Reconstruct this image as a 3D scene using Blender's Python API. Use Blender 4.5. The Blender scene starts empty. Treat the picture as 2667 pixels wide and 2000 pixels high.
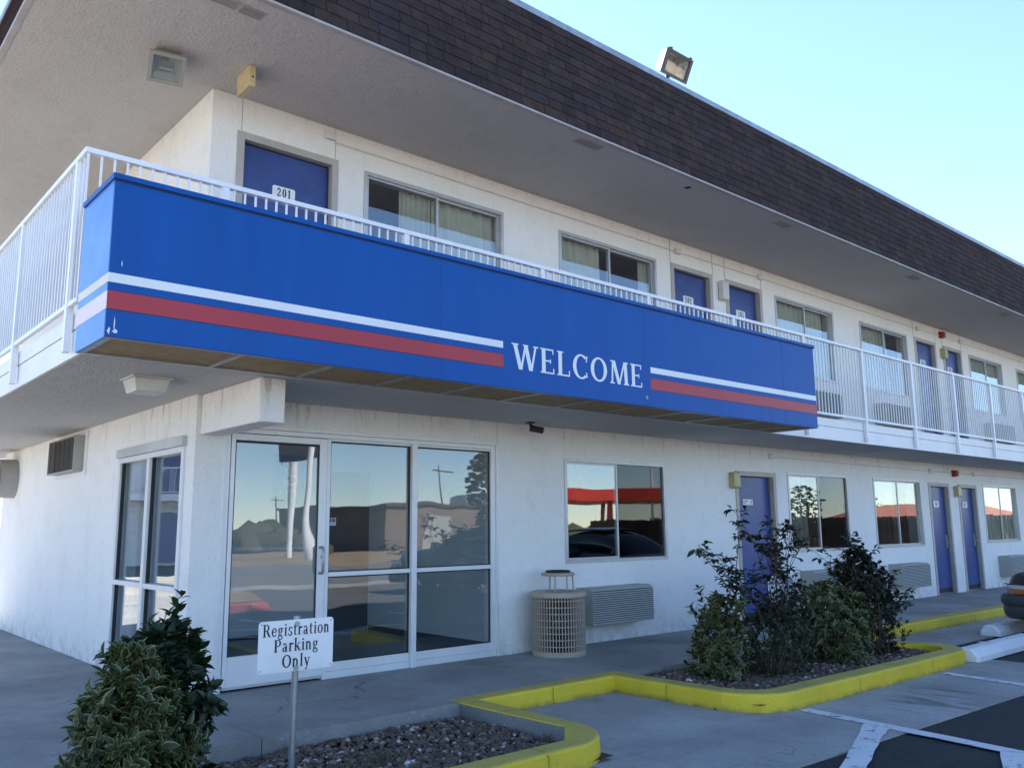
import bpy, math, random
import numpy as np
from mathutils import Vector, Matrix, Euler
random.seed(7); np.random.seed(7)
S = bpy.context.scene
COL = S.collection
PI = math.pi
# ------------------------------------------------------------------ camera
CAM = Vector((-2.98917, -7.16522, 1.34))
YAW, PIT, ROL = map(math.radians, (41.16827, 9.45042, -0.53346))
fw = Vector((math.sin(YAW)*math.cos(PIT), math.cos(YAW)*math.cos(PIT), math.sin(PIT)))
rt = Vector((math.cos(YAW), -math.sin(YAW), 0)); up = rt.cross(fw)
rt2 = rt*math.cos(ROL)+up*math.sin(ROL); up2 = -rt*math.sin(ROL)+up*math.cos(ROL)
cd = bpy.data.cameras.new('camera'); cam = bpy.data.objects.new('camera', cd); COL.objects.link(cam)
M = Matrix((rt2, up2, -fw)).transposed().to_4x4(); M.translation = CAM
cam.matrix_world = M
cd.sensor_fit = 'HORIZONTAL'; cd.sensor_width = 36; cd.lens = 36*2229.96/2667; cd.clip_start = .05; cd.clip_end = 3000
S.camera = cam
# ------------------------------------------------------------------ sky, sun, exposure
SUN_EL, SUN_AZ = math.radians(44), math.radians(20)      # azimuth from +Y towards +X
W = bpy.data.worlds.new('World'); S.world = W; W.use_nodes = True
wn = W.node_tree.nodes; wl = W.node_tree.links
sky = wn.new('ShaderNodeTexSky'); sky.sky_type = 'NISHITA'; sky.sun_disc = False
sky.sun_elevation = SUN_EL; sky.sun_rotation = SUN_AZ
sky.altitude = 1700; sky.air_density = 1.0; sky.dust_density = 0.25; sky.ozone_density = 3.0
wl.new(sky.outputs[0], wn['Background'].inputs[0]); wn['Background'].inputs[1].default_value = .105
sl = bpy.data.lights.new('sun', 'SUN'); sl.energy = 5.0; sl.angle = math.radians(.5); sl.color = (1, .93, .83)
sun = bpy.data.objects.new('sun', sl); COL.objects.link(sun); sun.location = (0, 30, 40)
sd = Vector((math.sin(SUN_AZ)*math.cos(SUN_EL), math.cos(SUN_AZ)*math.cos(SUN_EL), math.sin(SUN_EL)))
sun.rotation_euler = sd.to_track_quat('Z', 'Y').to_euler()
S.view_settings.view_transform = 'Standard'; S.view_settings.look = 'None'
S.view_settings.exposure = 1.98; S.view_settings.gamma = 1
S.render.engine = 'CYCLES'
S.cycles.transparent_max_bounces = 16

# ------------------------------------------------------------------ helpers
WL = {}          # world location of each object's origin
def wloc(o): return WL.get(o.name, Vector((0, 0, 0)))
def link(o, parent=None, loc=(0, 0, 0)):
    """loc is a world location; parents carry no rotation"""
    COL.objects.link(o); loc = Vector(loc)
    if parent is not None:
        o.parent = parent; o.location = loc-wloc(parent)
    else: o.location = loc
    WL[o.name] = loc
    return o
def tag(o, label=None, cat=None, group=None, kind=None):
    if label: o['label'] = label
    if cat: o['category'] = cat
    if group: o['group'] = group
    if kind: o['kind'] = kind
    return o
def thing(name, label, cat, loc=(0, 0, 0), group=None):
    o = bpy.data.objects.new(name, None); o.empty_display_size = .2
    link(o, None, loc); return tag(o, label, cat, group)

class MB:
    def __init__(s): s.v = []; s.f = []; s.m = []; s.sm = []
    def add(s, vs, fs, mi=0, smooth=False):
        b = len(s.v); s.v.extend([tuple(p) for p in vs])
        for f in fs: s.f.append(tuple(b+i for i in f)); s.m.append(mi); s.sm.append(smooth)
        return s
    def box(s, x0, x1, y0, y1, z0, z1, mi=0):
        return s.add([(x0,y0,z0),(x1,y0,z0),(x1,y1,z0),(x0,y1,z0),(x0,y0,z1),(x1,y0,z1),(x1,y1,z1),(x0,y1,z1)],
            [(0,3,2,1),(4,5,6,7),(0,1,5,4),(1,2,6,5),(2,3,7,6),(3,0,4,7)], mi)
    def obox(s, c, ax, ay, az, mi=0):
        c, ax, ay, az = map(Vector, (c, ax, ay, az))
        return s.add([c-ax-ay-az, c+ax-ay-az, c+ax+ay-az, c-ax+ay-az, c-ax-ay+az, c+ax-ay+az, c+ax+ay+az, c-ax+ay+az],
            [(0,3,2,1),(4,5,6,7),(0,1,5,4),(1,2,6,5),(2,3,7,6),(3,0,4,7)], mi)
    def quad(s, a, b, c, d, mi=0): return s.add([a,b,c,d], [(0,1,2,3)], mi)
    def tube(s, pts, rad, n=8, mi=0, cap=True):
        pts = [Vector(p) for p in pts]; k = len(pts)
        if not hasattr(rad, '__len__'): rad = [rad]*k
        vs = []; prev = None
        for i, p in enumerate(pts):
            t = (pts[min(i+1, k-1)]-pts[max(i-1, 0)]).normalized()
            if prev is None:
                a = t.cross(Vector((0, 0, 1)) if abs(t.z) < .9 else Vector((1, 0, 0))).normalized()
            else: a = (prev-t*prev.dot(t)).normalized()
            prev = a; b = t.cross(a)
            for j in range(n):
                w = 2*PI*j/n; vs.append(p+(a*math.cos(w)+b*math.sin(w))*rad[i])
        fs = [(i*n+j, i*n+(j+1) % n, (i+1)*n+(j+1) % n, (i+1)*n+j) for i in range(k-1) for j in range(n)]
        s.add(vs, fs, mi, True)
        if cap:
            s.add(vs[:n], [tuple(range(n))[::-1]], mi); s.add(vs[-n:], [tuple(range(n))], mi)
        return s
    def lathe(s, cx, cy, prof, n=40, mi=0):
        vs = []; k = len(prof)
        for r, z in prof:
            for j in range(n):
                w = 2*PI*j/n; vs.append((cx+r*math.cos(w), cy+r*math.sin(w), z))
        fs = [(i*n+j, i*n+(j+1) % n, (i+1)*n+(j+1) % n, (i+1)*n+j) for i in range(k-1) for j in range(n)]
        return s.add(vs, fs, mi, True)
    def prism(s, poly, z0, z1, mi=0, top=True, bot=True):
        n = len(poly); vs = [(x, y, z0) for x, y in poly]+[(x, y, z1) for x, y in poly]
        fs = [(i, (i+1) % n, n+(i+1) % n, n+i) for i in range(n)]
        if top: fs.append(tuple(range(n, 2*n)))
        if bot: fs.append(tuple(range(n))[::-1])
        return s.add(vs, fs, mi)
    def mesh(s, name, mats, off=(0, 0, 0)):
        me = bpy.data.meshes.new(name); o = Vector(off)
        me.from_pydata([(p[0]-o.x, p[1]-o.y, p[2]-o.z) for p in s.v], [], s.f)
        mats = mats if isinstance(mats, (list, tuple)) else [mats]
        for m in mats: me.materials.append(m)
        me.polygons.foreach_set('material_index', s.m); me.polygons.foreach_set('use_smooth', s.sm)
        me.update(); return me
    def build(s, name, mats, parent=None, loc=None, bevel=0):
        if loc is None: loc = wloc(parent) if parent is not None else (0, 0, 0)
        o = bpy.data.objects.new(name, s.mesh(name, mats, loc)); link(o, parent, loc)
        if bevel:
            b = o.modifiers.new('bevel', 'BEVEL'); b.width = bevel; b.segments = 2; b.limit_method = 'ANGLE'; b.angle_limit = math.radians(40)
        return o
def inst(name, mesh, parent, loc, rot=None, scale=None):
    o = bpy.data.objects.new(name, mesh); link(o, parent, loc)
    if rot is not None: o.rotation_euler = rot
    if scale is not None: o.scale = scale
    return o
def big(name, V, F, mats, mi=None, parent=None, smooth=False, loc=(0, 0, 0)):
    """mesh from numpy arrays (F: n x 3 or 4)"""
    me = bpy.data.meshes.new(name); V = np.asarray(V, dtype=np.float32)-np.array(tuple(loc), dtype=np.float32)
    F = np.asarray(F, dtype=np.int32); k = F.shape[1]
    me.vertices.add(len(V)); me.vertices.foreach_set('co', V.ravel())
    me.loops.add(F.size); me.loops.foreach_set('vertex_index', F.ravel())
    me.polygons.add(len(F)); me.polygons.foreach_set('loop_start', np.arange(0, F.size, k, dtype=np.int32))
    me.polygons.foreach_set('loop_total', np.full(len(F), k, dtype=np.int32))
    mats = mats if isinstance(mats, (list, tuple)) else [mats]
    for m in mats: me.materials.append(m)
    if mi is not None: me.polygons.foreach_set('material_index', np.asarray(mi, dtype=np.int32))
    if smooth: me.polygons.foreach_set('use_smooth', np.ones(len(F), dtype=bool))
    me.update(calc_edges=True); me.validate()
    o = bpy.data.objects.new(name, me); link(o, parent, loc); return o

# ------------------------------------------------------------------ materials
def newmat(name):
    m = bpy.data.materials.new(name); m.use_nodes = True; nt = m.node_tree
    return m, nt, nt.nodes['Principled BSDF']
def node(nt, t, **kw):
    n = nt.nodes.new(t)
    for k, v in kw.items():
        if k.startswith('i_'):
            key = k[2:]; key = int(key) if key.isdigit() else key
            n.inputs[key].default_value = v
        else: setattr(n, k, v)
    return n
def coords(nt, scale=(1, 1, 1)):
    tc = node(nt, 'ShaderNodeNewGeometry'); mp = node(nt, 'ShaderNodeMapping'); mp.inputs['Scale'].default_value = scale
    nt.links.new(tc.outputs['Position'], mp.inputs['Vector']); return mp.outputs[0]
def ramp(nt, src, stops):
    r = node(nt, 'ShaderNodeValToRGB'); e = r.color_ramp.elements
    while len(e) < len(stops): e.new(.5)
    for el, (p, c) in zip(e, stops):
        el.position = p; el.color = (*c, 1) if hasattr(c, '__len__') else (c, c, c, 1)
    nt.links.new(src, r.inputs[0]); return r.outputs[0]
def noise(nt, vec, scale, detail=4, rough=.55):
    n = node(nt, 'ShaderNodeTexNoise'); n.inputs['Scale'].default_value = scale; n.inputs['Detail'].default_value = detail
    n.inputs['Roughness'].default_value = rough; nt.links.new(vec, n.inputs['Vector']); return n.outputs['Fac']
def mixc(nt, fac, a, b, mode='MIX'):
    m = node(nt, 'ShaderNodeMix', data_type='RGBA', blend_type=mode)
    for sock, v in ((m.inputs[0], fac), (m.inputs[6], a), (m.inputs[7], b)):
        if hasattr(v, 'is_output'): nt.links.new(v, sock)
        elif hasattr(v, '__len__'): sock.default_value = (*v[:3], 1)
        else: sock.default_value = v
    return m.outputs[2]
def math_(nt, op, a, b=None):
    m = node(nt, 'ShaderNodeMath', operation=op)
    for i, v in enumerate((a, b)):
        if v is None: continue
        if hasattr(v, 'is_output'): nt.links.new(v, m.inputs[i])
        else: m.inputs[i].default_value = v
    return m.outputs[0]
def bump(nt, h, strength, dist, b):
    n = node(nt, 'ShaderNodeBump'); n.inputs['Strength'].default_value = strength; n.inputs['Distance'].default_value = dist
    nt.links.new(h, n.inputs['Height']); nt.links.new(n.outputs[0], b.inputs['Normal'])
def pm(name, col, rough=.6, metal=0, var=.12, vs=2.0, bs=0, bst=.2, bd=.01, spec=.5, dirt=None, ds=4.0, dth=(.55, .75), stretch=(1, 1, 1)):
    """plain procedural material: tinted noise variation, optional bump and dirt"""
    m, nt, b = newmat(name); v = coords(nt, stretch)
    b.inputs['Roughness'].default_value = rough; b.inputs['Metallic'].default_value = metal
    b.inputs['Specular IOR Level'].default_value = spec
    lo = [c*(1-var) for c in col]; hi = [min(1, c*(1+var)) for c in col]
    c = ramp(nt, noise(nt, v, vs, 6), [(.3, lo), (.7, hi)])
    if dirt is not None:
        f = ramp(nt, noise(nt, v, ds, 8, .65), [(dth[0], 0.0), (dth[1], 1.0)]); c = mixc(nt, f, c, dirt)
    nt.links.new(c, b.inputs['Base Color'])
    if bs: bump(nt, noise(nt, v, bs, 5), bst, bd, b)
    return m
def island_mat(name, stops, rough=.8, bs=60, bst=.4, bd=.004, spec=.3, trans=0):
    """colour that differs from piece to piece"""
    m, nt, b = newmat(name)
    g = node(nt, 'ShaderNodeNewGeometry'); oi = node(nt, 'ShaderNodeObjectInfo')
    f = math_(nt, 'FRACT', math_(nt, 'ADD', g.outputs['Random Per Island'], oi.outputs['Random']))
    v = coords(nt); c = ramp(nt, f, stops)
    c = mixc(nt, .25, c, ramp(nt, noise(nt, v, 9, 4), [(.3, (0, 0, 0)), (.7, (1, 1, 1))]), 'OVERLAY')
    nt.links.new(c, b.inputs['Base Color']); b.inputs['Roughness'].default_value = rough; b.inputs['Specular IOR Level'].default_value = spec
    if trans:
        b.inputs['Transmission Weight'].default_value = 0; b.inputs['Subsurface Weight'].default_value = 0
    if bs: bump(nt, noise(nt, v, bs, 4), bst, bd, b)
    return m

def stucco(name, col, stain=0, ztop=2.475, bst=.5):
    m, nt, b = newmat(name); v = coords(nt)
    c = ramp(nt, noise(nt, v, .7, 6), [(.3, [x*.93 for x in col]), (.7, col)])
    c = mixc(nt, ramp(nt, noise(nt, v, 2.3, 9, .7), [(.54, 0.0), (.8, .45)]), c, [x*.66 for x in col])
    c = mixc(nt, ramp(nt, noise(nt, v, 26, 6, .75), [(.54, 0.0), (.75, .34)]), c, [x*.62 for x in col])
    c = mixc(nt, ramp(nt, noise(nt, coords(nt, (1, 1, .25)), 5.5, 7, .7), [(.55, 0.0), (.8, .30)]), c, [col[0]*.62, col[1]*.57, col[2]*.50])
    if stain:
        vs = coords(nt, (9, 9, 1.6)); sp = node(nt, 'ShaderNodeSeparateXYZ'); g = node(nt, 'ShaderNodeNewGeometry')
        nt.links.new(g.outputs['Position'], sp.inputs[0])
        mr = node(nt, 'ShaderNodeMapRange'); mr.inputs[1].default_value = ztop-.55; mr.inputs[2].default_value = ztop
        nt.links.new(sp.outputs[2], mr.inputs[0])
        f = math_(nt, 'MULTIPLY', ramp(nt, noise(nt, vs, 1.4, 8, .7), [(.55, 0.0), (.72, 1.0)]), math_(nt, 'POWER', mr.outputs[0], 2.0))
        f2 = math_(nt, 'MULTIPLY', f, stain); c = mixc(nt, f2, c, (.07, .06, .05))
        # splash dirt along the foot of the wall
        mr2 = node(nt, 'ShaderNodeMapRange'); mr2.inputs[1].default_value = ztop-2.12; mr2.inputs[2].default_value = ztop-2.475
        nt.links.new(sp.outputs[2], mr2.inputs[0])
        f = math_(nt, 'MULTIPLY', ramp(nt, noise(nt, v, 6, 9, .75), [(.42, 0.0), (.68, 1.0)]), math_(nt, 'MULTIPLY', math_(nt, 'POWER', mr2.outputs[0], 1.6), .6))
        c = mixc(nt, f, c, (.20, .18, .16))
    # small scuffs
    f = ramp(nt, noise(nt, coords(nt, (3, 3, 7)), 4, 10, .8), [(.68, 0.0), (.74, .5)]); c = mixc(nt, f, c, [x*.5 for x in col])
    nt.links.new(c, b.inputs['Base Color']); b.inputs['Roughness'].default_value = .85; b.inputs['Specular IOR Level'].default_value = .25
    h = math_(nt, 'ADD', noise(nt, v, 38, 6, .6), math_(nt, 'MULTIPLY', noise(nt, v, 7, 4), 1.2))
    bump(nt, h, min(1, bst*1.5), .018, b); return m
WHITE = (.86, .85, .84)
M_stucco = stucco('white_stucco', WHITE, .65)
M_stucco_up = stucco('white_stucco_upper', (.87, .85, .82), .25, 5.265)
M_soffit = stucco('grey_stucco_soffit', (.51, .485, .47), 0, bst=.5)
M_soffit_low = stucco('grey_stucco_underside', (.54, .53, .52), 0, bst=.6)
M_fascia = pm('white_fascia_paint', (.80, .80, .82), .5, var=.05, dirt=(.4, .38, .36), ds=5, dth=(.62, .85))
M_rail = pm('white_gloss_rail_paint', (.80, .81, .83), .38, var=.05, vs=6, dirt=(.45, .4, .36), ds=14, dth=(.68, .8))
M_frame = pm('brushed_aluminium', (.50, .50, .51), .4, .5, var=.08, vs=8)
M_whitealu = pm('pale_anodised_aluminium', (.70, .71, .73), .4, .15, var=.05, vs=5, dirt=(.4, .38, .36), ds=9, dth=(.66, .85))
M_doorframe = pm('taupe_steel_frame', (.43, .395, .37), .5, var=.12, vs=6)
M_doorblue = pm('indigo_door_paint', (.036, .066, .235), .32, var=.16, vs=3, dirt=(.07, .11, .28), ds=2.5, dth=(.55, .8))
M_black = pm('black_gasket', (.012, .012, .014), .55, var=.2)
M_dark = pm('dark_interior', (.05, .05, .055), .8, var=.2)
M_signblue = pm('blue_sign_metal', (.0012, .076, .33), .42, var=.06, vs=.8, spec=.22, dirt=(.003, .092, .38), ds=1.5, dth=(.5, .9), stretch=(6, 6, .6))
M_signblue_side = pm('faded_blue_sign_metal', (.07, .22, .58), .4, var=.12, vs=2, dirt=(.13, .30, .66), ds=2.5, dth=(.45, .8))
M_signseam = pm('blue_seam', (.0012, .040, .22), .5)
M_signblack = pm('dark_seam', (.006, .012, .06), .6)
M_stripew = pm('white_vinyl', (.72, .75, .80), .4, var=.04)
M_stripecream = pm('cream_aged_vinyl', (.66, .60, .46), .45, var=.06)
M_striper = pm('red_vinyl', (.36, .018, .034), .4, var=.06, vs=1)
M_stripepink = pm('sun_bleached_red_vinyl', (.72, .62, .70), .5, var=.04, vs=3, dirt=(.60, .14, .20), ds=3.0, dth=(.62, .8), stretch=(1, 5, .5))
M_signunder = pm('brown_sign_grating', (.30, .21, .10), .7, var=.2, vs=20, bs=160, bst=.6, bd=.003)
M_trim = pm('pale_roof_trim', (.36, .34, .34), .5, var=.15, vs=5)
M_flash = pm('galvanised_flashing', (.30, .37, .46), .45, .3, var=.2, vs=5, dirt=(.20, .24, .33), ds=6, dth=(.5, .7))
M_shingle = island_mat('asphalt_shingle', [(0, (.033, .025, .027)), (.35, (.042, .031, .032)), (.6, (.048, .036, .035)), (.8, (.058, .037, .033)), (1, (.038, .033, .040))], .92, 260, .8, .003, .15)
M_yellow = None
def yellowpaint():
    m, nt, b = newmat('yellow_kerb_paint'); v = coords(nt)
    c = ramp(nt, noise(nt, v, 2.0, 8), [(.3, (.60, .44, .026)), (.7, (.76, .56, .038))])
    c = mixc(nt, ramp(nt, noise(nt, v, 11, 10, .75), [(.60, 0.0), (.74, .55)]), c, (.30, .27, .13))
    c = mixc(nt, ramp(nt, noise(nt, v, 40, 5, .7), [(.70, 0.0), (.76, .8)]), c, (.45, .44, .38))
    g = node(nt, 'ShaderNodeNewGeometry'); sp = node(nt, 'ShaderNodeSeparateXYZ'); nt.links.new(g.outputs['True Normal'], sp.inputs[0])
    topm = ramp(nt, sp.outputs[2], [(.7, 0.0), (.95, 1.0)])
    c = mixc(nt, math_(nt, 'MULTIPLY', topm, ramp(nt, noise(nt, v, 3, 9, .7), [(.3, .75), (.7, .30)])), c, (.27, .25, .12))
    c = mixc(nt, math_(nt, 'MULTIPLY', topm, ramp(nt, noise(nt, v, 17, 9, .75), [(.58, 0.0), (.64, .9)])), c, (.25, .24, .22))
    c = mixc(nt, ramp(nt, noise(nt, v, 28, 6, .8), [(.68, 0.0), (.71, .9)]), c, (.28, .27, .25))
    c = mixc(nt, ramp(nt, noise(nt, coords(nt, (6, 6, 1.2)), 2.2, 8, .7), [(.60, 0.0), (.78, .55)]), c, (.20, .17, .07))
    sp2 = node(nt, 'ShaderNodeSeparateXYZ'); nt.links.new(g.outputs['Position'], sp2.inputs[0])
    mr = node(nt, 'ShaderNodeMapRange'); mr.inputs[1].default_value = -.085; mr.inputs[2].default_value = -.14; nt.links.new(sp2.outputs[2], mr.inputs[0])
    c = mixc(nt, math_(nt, 'MULTIPLY', math_(nt, 'POWER', mr.outputs[0], 1.5), ramp(nt, noise(nt, v, 7, 9, .75), [(.35, .1), (.65, .95)])), c, (.10, .085, .05))
    nt.links.new(c, b.inputs['Base Color']); b.inputs['Roughness'].default_value = .6; b.inputs['Specular IOR Level'].default_value = .35
    bump(nt, math_(nt, 'ADD', noise(nt, v, 45, 6), noise(nt, v, 5, 4)), .5, .014, b); return m
M_yellow = yellowpaint()
def oilmask(nt):
    g = node(nt, 'ShaderNodeNewGeometry'); tot = None
    for cx, cy, sx, sy in ((4.55, -3.85, 1/.55, 1/.50), (5.05, -3.70, 1/.35, 1/.35)):
        mp = node(nt, 'ShaderNodeMapping'); mp.inputs['Location'].default_value = (-cx*sx, -cy*sy, 0); mp.inputs['Scale'].default_value = (sx, sy, 0)
        nt.links.new(g.outputs['Position'], mp.inputs['Vector']); gr = node(nt, 'ShaderNodeTexGradient', gradient_type='SPHERICAL'); nt.links.new(mp.outputs[0], gr.inputs[0])
        tot = gr.outputs['Fac'] if tot is None else math_(nt, 'MAXIMUM', tot, gr.outputs['Fac'])
    st = ramp(nt, noise(nt, coords(nt, (7, 1.1, 1)), 1.6, 5, .6), [(.47, 0.0), (.60, 1.0)])
    return math_(nt, 'MULTIPLY', math_(nt, 'MULTIPLY', ramp(nt, tot, [(.0, 0.0), (.6, 1.0)]), st), .6)
def concrete(name, col, stains=.6, chalk=0.0, oil=False):
    m, nt, b = newmat(name); v = coords(nt)
    c = ramp(nt, noise(nt, v, .9, 8, .6), [(.30, [x*.62 for x in col]), (.70, [x*1.25 for x in col])])
    c = mixc(nt, ramp(nt, noise(nt, v, 2.1, 10, .7), [(.55, 0.0), (.72, stains)]), c, [x*.42 for x in col])
    c = mixc(nt, ramp(nt, noise(nt, v, 13, 8, .75), [(.62, 0.0), (.68, .75)]), c, [x*.32 for x in col])
    c = mixc(nt, ramp(nt, noise(nt, v, 70, 4, .7), [(.3, .6), (.62, 0.0)]), c, [x*.45 for x in col])
    if chalk:
        f = math_(nt, 'MULTIPLY', ramp(nt, noise(nt, coords(nt, (3, 9, 9)), 3, 10, .75), [(.57, 0.0), (.66, 1.0)]), chalk)
        c = mixc(nt, f, c, (.55, .55, .55))
    c = mixc(nt, ramp(nt, noise(nt, v, 24, 2, .5), [(.765, 0.0), (.78, 1.0)]), c, (.52, .50, .47))
    vo = node(nt, 'ShaderNodeTexVoronoi', feature='DISTANCE_TO_EDGE'); vo.inputs['Scale'].default_value = .42
    wv = node(nt, 'ShaderNodeVectorMath', operation='ADD'); nz = node(nt, 'ShaderNodeTexNoise'); nz.inputs['Scale'].default_value = 3.0; nz.inputs['Detail'].default_value = 6
    sc_ = node(nt, 'ShaderNodeVectorMath', operation='SCALE'); sc_.inputs['Scale'].default_value = .45
    nt.links.new(v, nz.inputs['Vector']); nt.links.new(nz.outputs['Color'], sc_.inputs[0]); nt.links.new(v, wv.inputs[0]); nt.links.new(sc_.outputs[0], wv.inputs[1]); nt.links.new(wv.outputs[0], vo.inputs['Vector'])
    cr = math_(nt, 'MULTIPLY', ramp(nt, vo.outputs['Distance'], [(.0, 1.0), (.0035, 0.0)]), ramp(nt, noise(nt, v, .6, 3), [(.50, 0.0), (.58, .8)]))
    c = mixc(nt, cr, c, [x*.22 for x in col])
    if oil: c = mixc(nt, oilmask(nt), c, (.055, .048, .042))
    nt.links.new(c, b.inputs['Base Color']); b.inputs['Roughness'].default_value = .8; b.inputs['Specular IOR Level'].default_value = .3
    bump(nt, math_(nt, 'ADD', noise(nt, v, 90, 5), noise(nt, v, 9, 5)), .3, .006, b); return m
M_walk = concrete('walkway_concrete', (.335, .33, .32), .6, .45)
M_apron = concrete('apron_concrete', (.38, .37, .35), .5, oil=True)
M_drive = concrete('drive_concrete', (.42, .385, .33), .4)
M_oldasph = pm('old_grey_asphalt', (.105, .10, .098), .9, var=.2, vs=1.5, bs=80)
M_kerbc = concrete('bare_kerb_concrete', (.24, .24, .24), .5)
def asphalt():
    m, nt, b = newmat('asphalt'); v = coords(nt)
    c = ramp(nt, noise(nt, v, 1.1, 8), [(.3, (.024, .025, .028)), (.7, (.042, .042, .045))])
    c = mixc(nt, ramp(nt, noise(nt, v, 160, 3), [(.58, 0.0), (.70, .7)]), c, (.14, .14, .14))
    c = mixc(nt, ramp(nt, noise(nt, v, 45, 4, .7), [(.56, 0.0), (.70, .55)]), c, (.095, .093, .09))
    c = mixc(nt, ramp(nt, noise(nt, v, 3.5, 8, .7), [(.55, 0.0), (.75, .5)]), c, (.018, .018, .02))
    nt.links.new(c, b.inputs['Base Color']); b.inputs['Roughness'].default_value = .9; b.inputs['Specular IOR Level'].default_value = .25
    bump(nt, noise(nt, v, 140, 4), .6, .006, b); return m
M_asph = asphalt()
M_road = pm('worn_road_asphalt', (.16, .155, .15), .9, var=.2, bs=60)
M_line = pm('worn_white_line_paint', (.62, .64, .66), .6, var=.1, vs=6, dirt=(.13, .13, .14), ds=12, dth=(.55, .66), bs=60, bst=.3)
M_bluepaint = pm('blue_line_paint', (.03, .13, .45), .6, var=.1)
M_stop = pm('white_wheel_stop_paint', (.70, .71, .73), .6, var=.08, vs=5, dirt=(.30, .29, .28), ds=9, dth=(.62, .75), bs=30, bst=.4)
M_field = pm('dry_field_soil', (.27, .20, .125), .95, var=.35, vs=.6, dirt=(.14, .12, .06), ds=1.4, bs=6, bst=.8, bd=.05)
M_bed = pm('dark_bed_soil', (.035, .028, .022), .95, var=.4, vs=20, bs=60, bst=.8)
M_stone = island_mat('river_gravel', [(0, (.075, .050, .038)), (.3, (.125, .082, .060)), (.55, (.10, .080, .068)), (.75, (.17, .118, .088)), (.93, (.23, .175, .14)), (.975, (.40, .36, .33)), (1, (.55, .52, .49))], .75, 90, .4, .003, .35)
M_beige = pm('beige_plastic_coat', (.40, .33, .265), .5, var=.08, vs=5, dirt=(.26, .24, .21), ds=8, dth=(.6, .8))
M_acbeige = pm('beige_air_conditioner', (.35, .35, .32), .5, var=.06, vs=3, dirt=(.30, .29, .27), ds=6, dth=(.62, .85))
M_louver = pm('dark_louver_gap', (.03, .035, .035), .8)
M_steel = pm('galvanised_steel', (.34, .36, .38), .42, .7, var=.15, vs=14)
M_signwhite = pm('white_sign_face', (.80, .81, .83), .3, var=.03, vs=3, dirt=(.58, .60, .66), ds=2.5, dth=(.5, .8))
M_ink = pm('navy_lettering', (.012, .014, .032), .55, var=.1)
M_inkgrey = pm('grey_lettering', (.10, .11, .13), .55)
M_lampy = pm('yellowed_lamp_lens', (.42, .37, .19), .35, var=.12, vs=8)
M_lampw = pm('frosted_lamp_lens', (.60, .59, .58), .35, var=.08, vs=10)
M_lampgrey = pm('grey_lamp_housing', (.33, .32, .31), .55, var=.1)
M_bronze = pm('bronze_lamp_housing', (.085, .075, .075), .5, .2, var=.12)
M_reflector = pm('weathered_lamp_reflector', (.78, .68, .64), .35, .1, var=.25, vs=9, dirt=(.33, .28, .30), ds=8, dth=(.45, .6))
M_board = pm('cream_painted_timber', (.52, .42, .24), .7, var=.12, vs=9, dirt=(.3, .24, .14), ds=16, dth=(.6, .8), bs=40)
M_firered = pm('red_alarm_plastic', (.30, .018, .02), .4, var=.08)
M_curtain = pm('beige_grey_curtain_fabric', (.66, .64, .55), .9, var=.08, vs=8, bs=200, bst=.2, bd=.002, spec=.1)
M_curtaindark = pm('sheer_grey_curtain', (.22, .23, .22), .9, var=.08, vs=8, spec=.1)
M_floor = pm('lobby_tile', (.10, .095, .09), .35, var=.2, vs=3)
M_lobbywall = pm('lobby_wall_paint', (.62, .62, .60), .8, var=.04)
M_lobbydark = pm('lobby_ceiling', (.30, .30, .30), .8)
M_conduit = pm('white_conduit', (.66, .65, .64), .5, var=.06)
M_bark = pm('brown_stem', (.075, .055, .038), .85, var=.3, vs=20, bs=80, bst=.5)
def leafmat(name, stops, rough=.42):
    m, nt, b = newmat(name); g = node(nt, 'ShaderNodeNewGeometry'); oi = node(nt, 'ShaderNodeObjectInfo')
    f = math_(nt, 'FRACT', math_(nt, 'ADD', g.outputs['Random Per Island'], oi.outputs['Random']))
    c = ramp(nt, f, stops); nt.links.new(c, b.inputs['Base Color']); b.inputs['Roughness'].default_value = rough
    tr = node(nt, 'ShaderNodeBsdfTranslucent'); nt.links.new(c, tr.inputs[0]); mx = node(nt, 'ShaderNodeMixShader'); mx.inputs[0].default_value = .22
    out = nt.nodes['Material Output']; nt.links.new(b.outputs[0], mx.inputs[1]); nt.links.new(tr.outputs[0], mx.inputs[2]); nt.links.new(mx.outputs[0], out.inputs[0])
    return m
M_leaf = leafmat('green_leaf', [(0, (.020, .038, .014)), (.5, (.030, .052, .019)), (1, (.048, .072, .028))])
M_leafedge = leafmat('cream_leaf_margin', [(0, (.17, .185, .075)), (.5, (.27, .27, .12)), (1, (.20, .215, .08))])
M_leafdark = leafmat('dark_green_leaf', [(0, (.014, .029, .011)), (.5, (.024, .045, .016)), (1, (.038, .062, .024))])
M_leafrose = leafmat('rose_leaf', [(0, (.012, .020, .010)), (.45, (.020, .029, .014)), (.85, (.024, .028, .014)), (1, (.045, .024, .018))], .5)
M_grass = leafmat('dry_weed', [(0, (.06, .085, .03)), (.6, (.10, .10, .045)), (1, (.18, .14, .07))], .7)
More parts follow.
